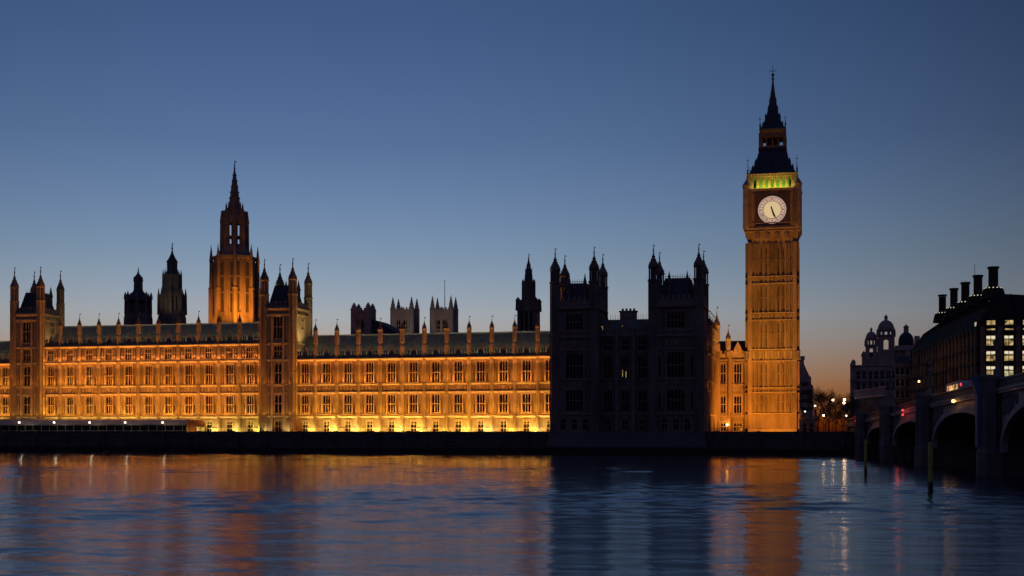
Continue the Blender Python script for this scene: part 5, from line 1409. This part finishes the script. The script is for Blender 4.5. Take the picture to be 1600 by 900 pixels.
    # chimneys on the ridge
    for xp, yt, yb, hw in ((1472.5,461,488,6), (1490.5,451,480,6.3), (1508.3,441.6,471,6.8), (1528,430.6,461,7.2), (1552,417.5,449,8)):
        yl, l = y_on_left(xp, inn-1.2 if xp < 1545 else inn+1)
        lx = inn-1.2 if xp < 1545 else inn+1
        kk = FPX/l; Zq = lambda y: CAMZ+(HOR-y)/kk-ZT; r = hw/kk
        mb = MB(); mb.lathe(lx, yl, [(Zq(yb)-3.5, r*2.4), (Zq(yb)-.6, r*1.9), (Zq(yb), r*1.5), (Zq(yb)+.1, r*.92), (Zq(yt+4), r*.9), (Zq(yt+3), r*1.0)], 20)
        for i in range(12): a = i*pi/6; mb.lathe(lx+cos(a)*r*.95, yl+sin(a)*r*.95, [(Zq(yt+3), .1), (Zq(yt)-.3, .1)], 4)
        mb.lathe(lx, yl, [(Zq(yt)-.35, r*1.12), (Zq(yt)+.1, r*1.12)], 20)
        ch = mb.build('chimney', M['bronze'], T, False)
        mb = MB()
        for i in range(14): a = i*2*pi/14; mb.box(lx+cos(a)*r*1.62-.16, lx+cos(a)*r*1.62+.16, yl+sin(a)*r*1.62-.16, yl+sin(a)*r*1.62+.16, Zq(yb)-.5, Zq(yb)-.15)
        mb.build('base_lights', M['lit_strip'], ch, False)
    yl, l = y_on_left(1523, inn); kk = FPX/l; mb = MB(); mb.tube((inn,yl,zr-1),(inn,yl,CAMZ+(HOR-412)/kk-ZT),.16,.06); mb.build('mast', M['iron'], T, False)
glazed_office()

# ================================================================ THE BRIDGE
BA = (10.1, 281.0); BB = (22.3, 144.0)
_l = sqrt((BB[0]-BA[0])**2+(BB[1]-BA[1])**2); BD = ((BB[0]-BA[0])/_l, (BB[1]-BA[1])/_l); BRZ = atan2(BD[1], BD[0]); BN = (-BD[1], BD[0])
def U(xp, off=0):                                        # distance along the bridge face seen at picture column xp
    r = (xp-CXP)/FPX; ux, uy = r*CT-ST, r*ST+CT
    ax, ay = BA[0]+BN[0]*off, BA[1]+BN[1]*off
    det = ux*(-BD[1])-(-BD[0])*uy
    l = (ax*(-BD[1])-(-BD[0])*ay)/det; v = (ux*ay-uy*ax)/det
    return v
def zpar(u): return 8.3+.0268*u-.000028*u*u               # parapet top
def bridge_at(u, d, z=0): return (BA[0]+BD[0]*u+BN[0]*d, BA[1]+BD[1]*u+BN[1]*d, z)
def bridge():
    T = thing('arch_bridge', 'low arched iron bridge with granite piers crossing the river', 'bridge', (BA[0], BA[1], 0), None, BRZ)
    piers = [(U(1347,-1.0), 2.0), (U(1386,-1.0), 2.0), (U(1445.5,-1.0), 2.1), (U(1548,-1.0), 2.2)]
    gap = piers[3][0]-piers[2][0]
    u5 = piers[3][0]+gap*1.02; piers += [(u5, 2.6), (u5+gap, 2.6)]
    WID = 26.0; uend = piers[-1][0]
    ZS = 3.4
    face = MB(); ring = MB(); spand = MB(); soff = MB()
    N = 28
    def arch(u0, u1):
        cu = (u0+u1)/2; h = (u1-u0)/2; zc = zpar(cu)-2.55
        return [(cu-h*cos(pi*i/N), ZS+(zc-ZS)*sin(pi*i/N)**.86) for i in range(N+1)]
    for (pa, wa), (pb, wb) in zip(piers, piers[1:]):
        face, ring, spand, soff = MB(), MB(), MB(), MB()
        u0, u1 = pa+wa/2, pb+wb/2*(-1)
        ar = arch(u0, u1); cu = (u0+u1)/2
        faces = []
        for d in (0, WID):
            face = MB(); faces.append(face)
            for (a, za), (b, zb_) in zip(ar, ar[1:]):
                face.face([(a,d,za),(b,d,zb_),(b,d,zpar(b)-1.5),(a,d,zpar(a)-1.5)])
        for rib in range(7):                              # arch ribs under the deck
            d0 = .25+rib*4.2
            for i in range(N):
                (a, za), (b, zb_) = ar[i], ar[i+1]
                na = (a-cu)/(u1-u0)*.5; nb_ = (b-cu)/(u1-u0)*.5
                pts = [(a,za-.02),(b,zb_-.02),(b-(b-cu)*.035,zb_-.62),(a-(a-cu)*.035,za-.62)]
                (ring if rib == 0 else soff).prism(pts, d0-.5 if rib == 0 else d0-.2, d0+.2)
        for i in range(N):
            (a, za), (b, zb_) = ar[i], ar[i+1]; soff.face([(a,.3,za+.02),(b,.3,zb_+.02),(b,WID-.3,zb_+.02),(a,WID-.3,za+.02)])
        # spandrel tracery: pierced circles and shields
        spands = []
        for sg in (-1, 1):
            spand = MB(); spands.append(spand)
            for q in (.93, .84, .76, .66):
                uu = cu+sg*(u1-u0)/2*q; i = min(N, max(0, int(N/2*(1-0)+0))); zz0 = ZS+(zpar(cu)-2.55-ZS)*max(0, sin(math.acos(max(-1,min(1,q)))))**.86
                zt = zpar(uu)-1.9; rad = min(1.1, (zt-zz0-.5)/2)
                if rad < .25: continue
                for g in range(12):
                    a0, a1 = 2*pi*g/12, 2*pi*(g+1)/12; zc = zt-rad-.1
                    spand.tube((uu+rad*cos(a0),-.08,zc+rad*sin(a0)),(uu+rad*cos(a1),-.08,zc+rad*sin(a1)),.1,.1,4)
                spand.tube((uu-rad*.6,-.06,zt-rad-.1),(uu+rad*.6,-.06,zt-rad-.1),.08); spand.tube((uu,-.06,zt-.2*rad-.1),(uu,-.06,zt-1.8*rad-.1),.08)
        rg = ring.build('arch_ring', M['bridge_pale'], T, False)
        for f2 in faces: f2.build('spandrel', M['bridge_pale'], rg, False)
        soff.build('arch_ribs', M['bridge_green'], rg, False)
        for f2 in spands:
            if f2.v: f2.build('spandrel_tracery', M['bridge_green'], rg, False)
    # cornice, parapet with trefoil piercings, deck
    par = MB(); deck = MB(); cor = MB()
    u = -16
    while u < uend:
        v = min(u+4, uend); za, zb_ = zpar(max(u,-20)) if u > -20 else zpar(-20), zpar(max(v,-20))
        for d, sg in ((-.35, 1), (WID+.05, 1)):
            def sl(mb, d0, d1, za0, za1):
                pts = [(u,d0,za+za0),(v,d0,zb_+za0),(v,d1,zb_+za0),(u,d1,za+za0),(u,d0,za+za1),(v,d0,zb_+za1),(v,d1,zb_+za1),(u,d1,za+za1)]
                b = len(mb.v); mb.v += pts
                for q in ((0,3,2,1),(4,5,6,7),(0,1,5,4),(1,2,6,5),(2,3,7,6),(3,0,4,7)): mb.f.append([b+i for i in q]); mb.m.append(0)
            sl(cor, d-.15, d+.5, -1.75, -1.45); sl(cor, d-.3, d+.5, -1.43, -1.2); sl(par, d-.02, d+.3, -.22, 0); sl(par, d+.02, d+.28, -1.19, -.95)
            for q in range(6): 
                uu = u+(q+.5)*4/6
                if uu < v:
                    zq = za+(zb_-za)*(uu-u)/(v-u); par.box(uu-.1, uu+.1, d+.05, d+.25, zq-.96, zq-.2); par.box(uu+.13, uu+.5, d+.08, d+.2, zq-.72, zq-.42)
        sl(deck, .2, WID-.1, -1.55, -1.15)
        u = v
    cor.build('cornice', M['bridge_pale'], T, False); par.build('parapet', M['bridge_green'], T, False); deck.build('roadway', M['asphalt'], T, False)
    for i, (pu, pw) in enumerate(piers):
        for d, sg in ((0, -1), (WID, 1)):
            zt = zpar(pu)
            mb = MB()
            dd = d+sg*1.2
            mb.box(pu-pw/2-.45, pu+pw/2+.45, min(d, d+sg*1.75), max(d, d+sg*1.75), -1, 2.0)
            mb.prism([(pu-pw/2-.45,-1),(pu+pw/2+.45,-1),(pu+pw/2,3.2),(pu-pw/2,3.2)], min(d, d+sg*1.6), max(d, d+sg*1.6))
            mb.lathe(pu, dd, [(-1, pw*.66), (2.8, pw*.64), (3.2, pw*.55), (zt-2.2, pw*.5), (zt-1.6, pw*.58), (zt-.4, pw*.6), (zt, pw*.68), (zt+.3, pw*.68), (zt+.45, pw*.5)], 8)
            for a in range(8): g = pi/8+a*pi/4; mb.box(pu+cos(g)*pw*.5-.12, pu+cos(g)*pw*.5+.12, dd+sin(g)*pw*.5-.12, dd+sin(g)*pw*.5+.12, 3.2, zt-2.1)
            p = mb.build('pier', M['pier'], T, False)
            if d == 0 and i >= 3:                          # blue painted iron downpipe cladding on the upstream side
                q = dd-pw*.5
                mb = MB(); mb.box(pu-.6, pu+.6, q-.3, q+.1, 3.4, zt-1.9); mb.prismx([(q-.3,zt-1.9),(q+.1,zt-1.9),(q+.1,zt+.29),(q-.9,zt+.29)], pu-.6, pu+.6)
                mb.build('blue_pilaster', M['bridge_blue'], p, False)
        if i > 0:
            mb = MB(); mb.box(pu-pw/2, pu+pw/2, .01, WID-.01, -1, zpar(pu)-1.6); mb.build('pier', M['pier'], T, False)
    # abutment
    mb = MB(); mb.box(-16, piers[0][0]-piers[0][1]/2, .02, WID-.02, -1, zpar(0)-1.6); mb.build('abutment', M['pier'], T, False)
    return T, piers
BT, PIERS = bridge()

def bridge_lamp(i, label, lit=False):
    u, pw = PIERS[i]; d = -.35; z = zpar(u)+.5; p = bridge_at(u, d)
    T = thing('bridge_lamp', label, 'street lamp', (p[0], p[1], z), 'triple lamp standards on the bridge piers', BRZ)
    mb = MB(); mb.lathe(0, 0, [(0,.4),(.6,.35),(.7,.16),(2.6,.1),(2.7,.2),(2.9,.1),(4.2,.07)], 8); mb.tube((-.75,0,2.9),(.75,0,2.9),.06)
    for x in (-.75, .75): mb.tube((x,0,2.9),(x,0,3.2),.05)
    mb.build('standard', M['bridge_green'], T, False)
    for x, z_ in ((-.75, 3.2), (.75, 3.2), (0, 4.2)):
        mb = MB(); mb.lathe(x, 0, [(z_,.12),(z_+.5,.26),(z_+.52,.3)], 6); mb.k = 1; mb.lathe(x, 0, [(z_+.521,.3),(z_+.72,.12),(z_+.95,.02)], 6)
        mb.build('lantern', [M['lampa'] if lit else M['lantern_glass'], M['iron']], T, False)
M['lantern_glass'] = mat('lantern_glass', (.25, .25, .25), .15, var=.1)
bridge_lamp(3, 'unlit triple lamp standard on the blue clad bridge pier')
bridge_lamp(2, 'unlit triple lamp standard on the middle bridge pier')
bridge_lamp(1, 'unlit triple lamp standard on the small bridge pier close to the far bank')
# lit street lamp across the roadway, amber
u = U(1436, 22); p = bridge_at(u, 22); zq = zz(596, p[0], p[1])
T = thing('street_lamp', 'lit amber lamp standing on the far side of the bridge roadway', 'street lamp', (p[0], p[1], zpar(u)-1.15))
mb = MB(); mb.lathe(p[0], p[1], [(zpar(u)-1.15,.16),(zpar(u)-.3,.08),(zq-.3,.06)], 8); mb.build('post', M['iron'], T)
mb = MB(); mb.sphere((p[0],p[1],zq),.26,12,8); mb.build('lantern', M['lampa'], T, smooth=True)
light('POINT', 'lamp_light', T, (p[0]-.4,p[1]-.4,zq), 6, (1,.5,.15), size=.15)
def nav_lamp(xp, yp, label, m, e, col, n=1, name='navigation_lamp', r=.24):
    u = U(xp, -.6); p = bridge_at(u, -.75); z = zz(yp, p[0], p[1])
    T = thing(name, label, 'navigation lamp', (p[0], p[1], z), 'navigation lamps on the bridge face')
    mb = MB(); q = bridge_at(u, -.1); mb.tube((q[0],q[1],z+.25),(p[0],p[1],z+.25),.05); mb.lathe(p[0],p[1],[(z+.18,.2),(z+.3,.2)],8); mb.build('bracket', M['iron'], T)
    for k in range(n):
        mb = MB(); mb.sphere((p[0],p[1],z-k*.75), r, 10, 6); mb.build('lamp_glass', M[m], T, smooth=True)
    q = bridge_at(u, -1.6); light('POINT', 'lamp_light', T, (q[0],q[1],z), e*.35, col, size=.3)
nav_lamp(1491.5, 626.5, 'single amber navigation lamp over the crown of the widest visible arch', 'lampa', 4, (1,.5,.15))
nav_lamp(1412, 641, 'red navigation lamps glowing over the narrower arch', 'lampr', 9, (1,.06,.05), 2, r=.2)
# red signal by the bank
def red_signal():
    Y = 270; s, t = from_depth(1337.5, Y); k = FPX/Y; Zp = lambda y: CAMZ+(HOR-y)/k
    T = thing('signal_post', 'post with two red signal lights one above the other beside the bridge end', 'signal', (s, t, 0), None)
    mb = MB(); mb.tube((s,t,-.5),(s,t,Zp(646)),.12,.1,8); mb.box(s-.5,s+.5,t-.1,t+.1,Zp(661),Zp(647)); mb.build('post', M['iron'], T)
    for y in (650.5, 657.8): mb = MB(); mb.sphere((s,t-.2,Zp(y)),.24,10,6); mb.build('signal_light', M['lampr'], T, smooth=True)
    light('POINT', 'lamp_light', T, (s, t-1, Zp(654)), 2, (1,.05,.05), size=.2)
red_signal()

# vehicles on the bridge
def vehicle(xp, d, L0, H, Wd, body, label, name, cat, lamps=True, rzf=0):
    u = U(xp, d); p = bridge_at(u, d); slope = atan2(zpar(u+2)-zpar(u-2), 4)
    T = thing(name, label, cat, (p[0], p[1], zpar(u)-1.15), None, BRZ); T.rotation_euler = (0, slope, BRZ+pi)
    h = L0/2; mb = MB(); g = .35
    prof = [(-h,g),(h-.1,g),(h,g+.5),(h-.05,H*.55),(h-.5 if H < 2.3 else h-.1,H-.12),(h-.8,H),(-h+.2,H),(-h,H-.25)] if name != 'car' else [(-h,g),(h,g),(h,.85),(h-1.0,.95),(h-1.7,H),(-h+.9,H),(-h+.1,1.0),(-h,.9)]
    b = MB(); n = len(prof)
    b.prism(prof, -Wd/2, Wd/2); b.build('body', body, T, False)
    mb = MB()
    zt0, zt1 = (H*.52, H*.86) if name != 'car' else (1.0, H-.1)
    for sg in (-1, 1):
        y = sg*(Wd/2+.012); a, b_ = (-h+.4, h-1.0) if name != 'car' else (-h+.9, h-1.5)
        mb.box(a, b_, min(y, y-sg*.02), max(y, y-sg*.02), zt0, zt1)
    mb.build('side_window', M['glass'] if name != 'bus' else M['lit_dim'], T, False)
    for x in (-h*.62, h*.62):
        for sg in (-1, 1):
            w = MB(); b0 = len(w.v)
            for k in range(16):
                a = 2*pi*k/16; w.v += [(x+.34*cos(a), sg*(Wd/2-.22), .34+.34*sin(a)), (x+.34*cos(a), sg*(Wd/2+.015), .34+.34*sin(a))]
            for k in range(16): j = (k+1) % 16; w.f.append([b0+2*k,b0+2*j,b0+2*j+1,b0+2*k+1]); w.m.append(0)
            w.f.append([b0+2*k for k in range(16)]); w.m.append(0); w.f.append([b0+2*k+1 for k in range(16)]); w.m.append(0)
            w.build('wheel', M['rubber'], T, False)
    if lamps:
        for sg in (-1, 1):
            mb = MB(); mb.box(h-.05, h+.03, sg*Wd*.36-.12, sg*Wd*.36+.12, .7, .95); mb.build('headlight', M['lampw'], T, False)
            mb = MB(); mb.box(-h-.03, -h+.05, sg*Wd*.38-.1, sg*Wd*.38+.1, H-.75, H-.35); mb.build('tail_light', M['lampr'], T, False)
    return T, u
vehicle(1501, 2.6, 9.0, 2.75, 2.3, M['van_white'] if 'van_white' in M else M['white'], 'white minibus with lit windows crossing the bridge by the blue clad pier', 'bus', 'bus')
vehicle(1470, 3.0, 5.2, 2.15, 1.9, M['awning'], 'amber lit van behind the bridge parapet, left of the white minibus', 'van', 'van')

# ================================================================ MOORING POSTS AND LADDER DOLPHINS
def mooring_post(xp, ytop, ybot, wpx, label):
    Y = CAMZ*FPX/(ybot-HOR); s, t = from_depth(xp, Y); k = FPX/Y; zt = CAMZ+(HOR-ytop)/k; r = wpx/k/2
    T = thing('mooring_post', label, 'post', (s, t, 0), 'mooring posts in the river')
    mb = MB(); mb.lathe(s, t, [(.9, r), (zt-.12, r), (zt, r*.8)], 14); mb.build('shaft', M['post'], T, smooth=False)
    mb = MB(); mb.lathe(s, t, [(-1.5, r*1.02), (.9, r*1.02)], 14); mb.build('tide_stain', M['wet_post'], T)
mooring_post(1352.5, 686.5, 741.5, 4.6, 'yellow green mooring post farther off, near the river wall')
mooring_post(1454, 691, 769, 7.6, 'yellow green mooring post nearest the camera, in front of the bridge')
def dolphin(xp, ybot, ytop, wpx, label):
    Y = CAMZ*FPX/(ybot-HOR); s, t = from_depth(xp, Y); k = FPX/Y; zt = CAMZ+(HOR-ytop)/k; w = wpx/k
    T = thing('ladder_pile', label, 'mooring pile', (s, t, 0), 'timber ladder piles by the bridge')
    mb = MB()
    for sg in (-1, 1): mb.tube((s+sg*w/2,t,-1),(s+sg*w/2*.8,t,zt),.16,.14,8); mb.tube((s+sg*w/2,t+2.2,-1),(s+sg*w/2*.8,t+2.2,zt),.16,.14,8)
    mb.build('pile', M['timber'], T)
    mb = MB(); z = .6
    while z < zt-.3: mb.box(s-w/2*.95, s+w/2*.95, t-.2, t-.06, z, z+.12); z += .55
    mb.box(s-w/2, s+w/2, t-.3, t+2.5, zt-.3, zt); mb.build('rung', M['timber'], T)
dolphin(1368, 722, 690, 10, 'dark timber ladder pile to the right of the farther mooring post')
dolphin(1419, 728, 686, 14, 'wider dark timber ladder pile in front of the narrow arch')

# roads on the far bank with kerb
mb = MB(); a = bridge_at(-60, 4); 
q = [bridge_at(-58, 3), bridge_at(-58, 23), bridge_at(-420, 23), bridge_at(-420, 3)]
mb.face([(x, y, ZT+.004) for x, y, _ in q]); struct(mb.build('road', M['asphalt']))
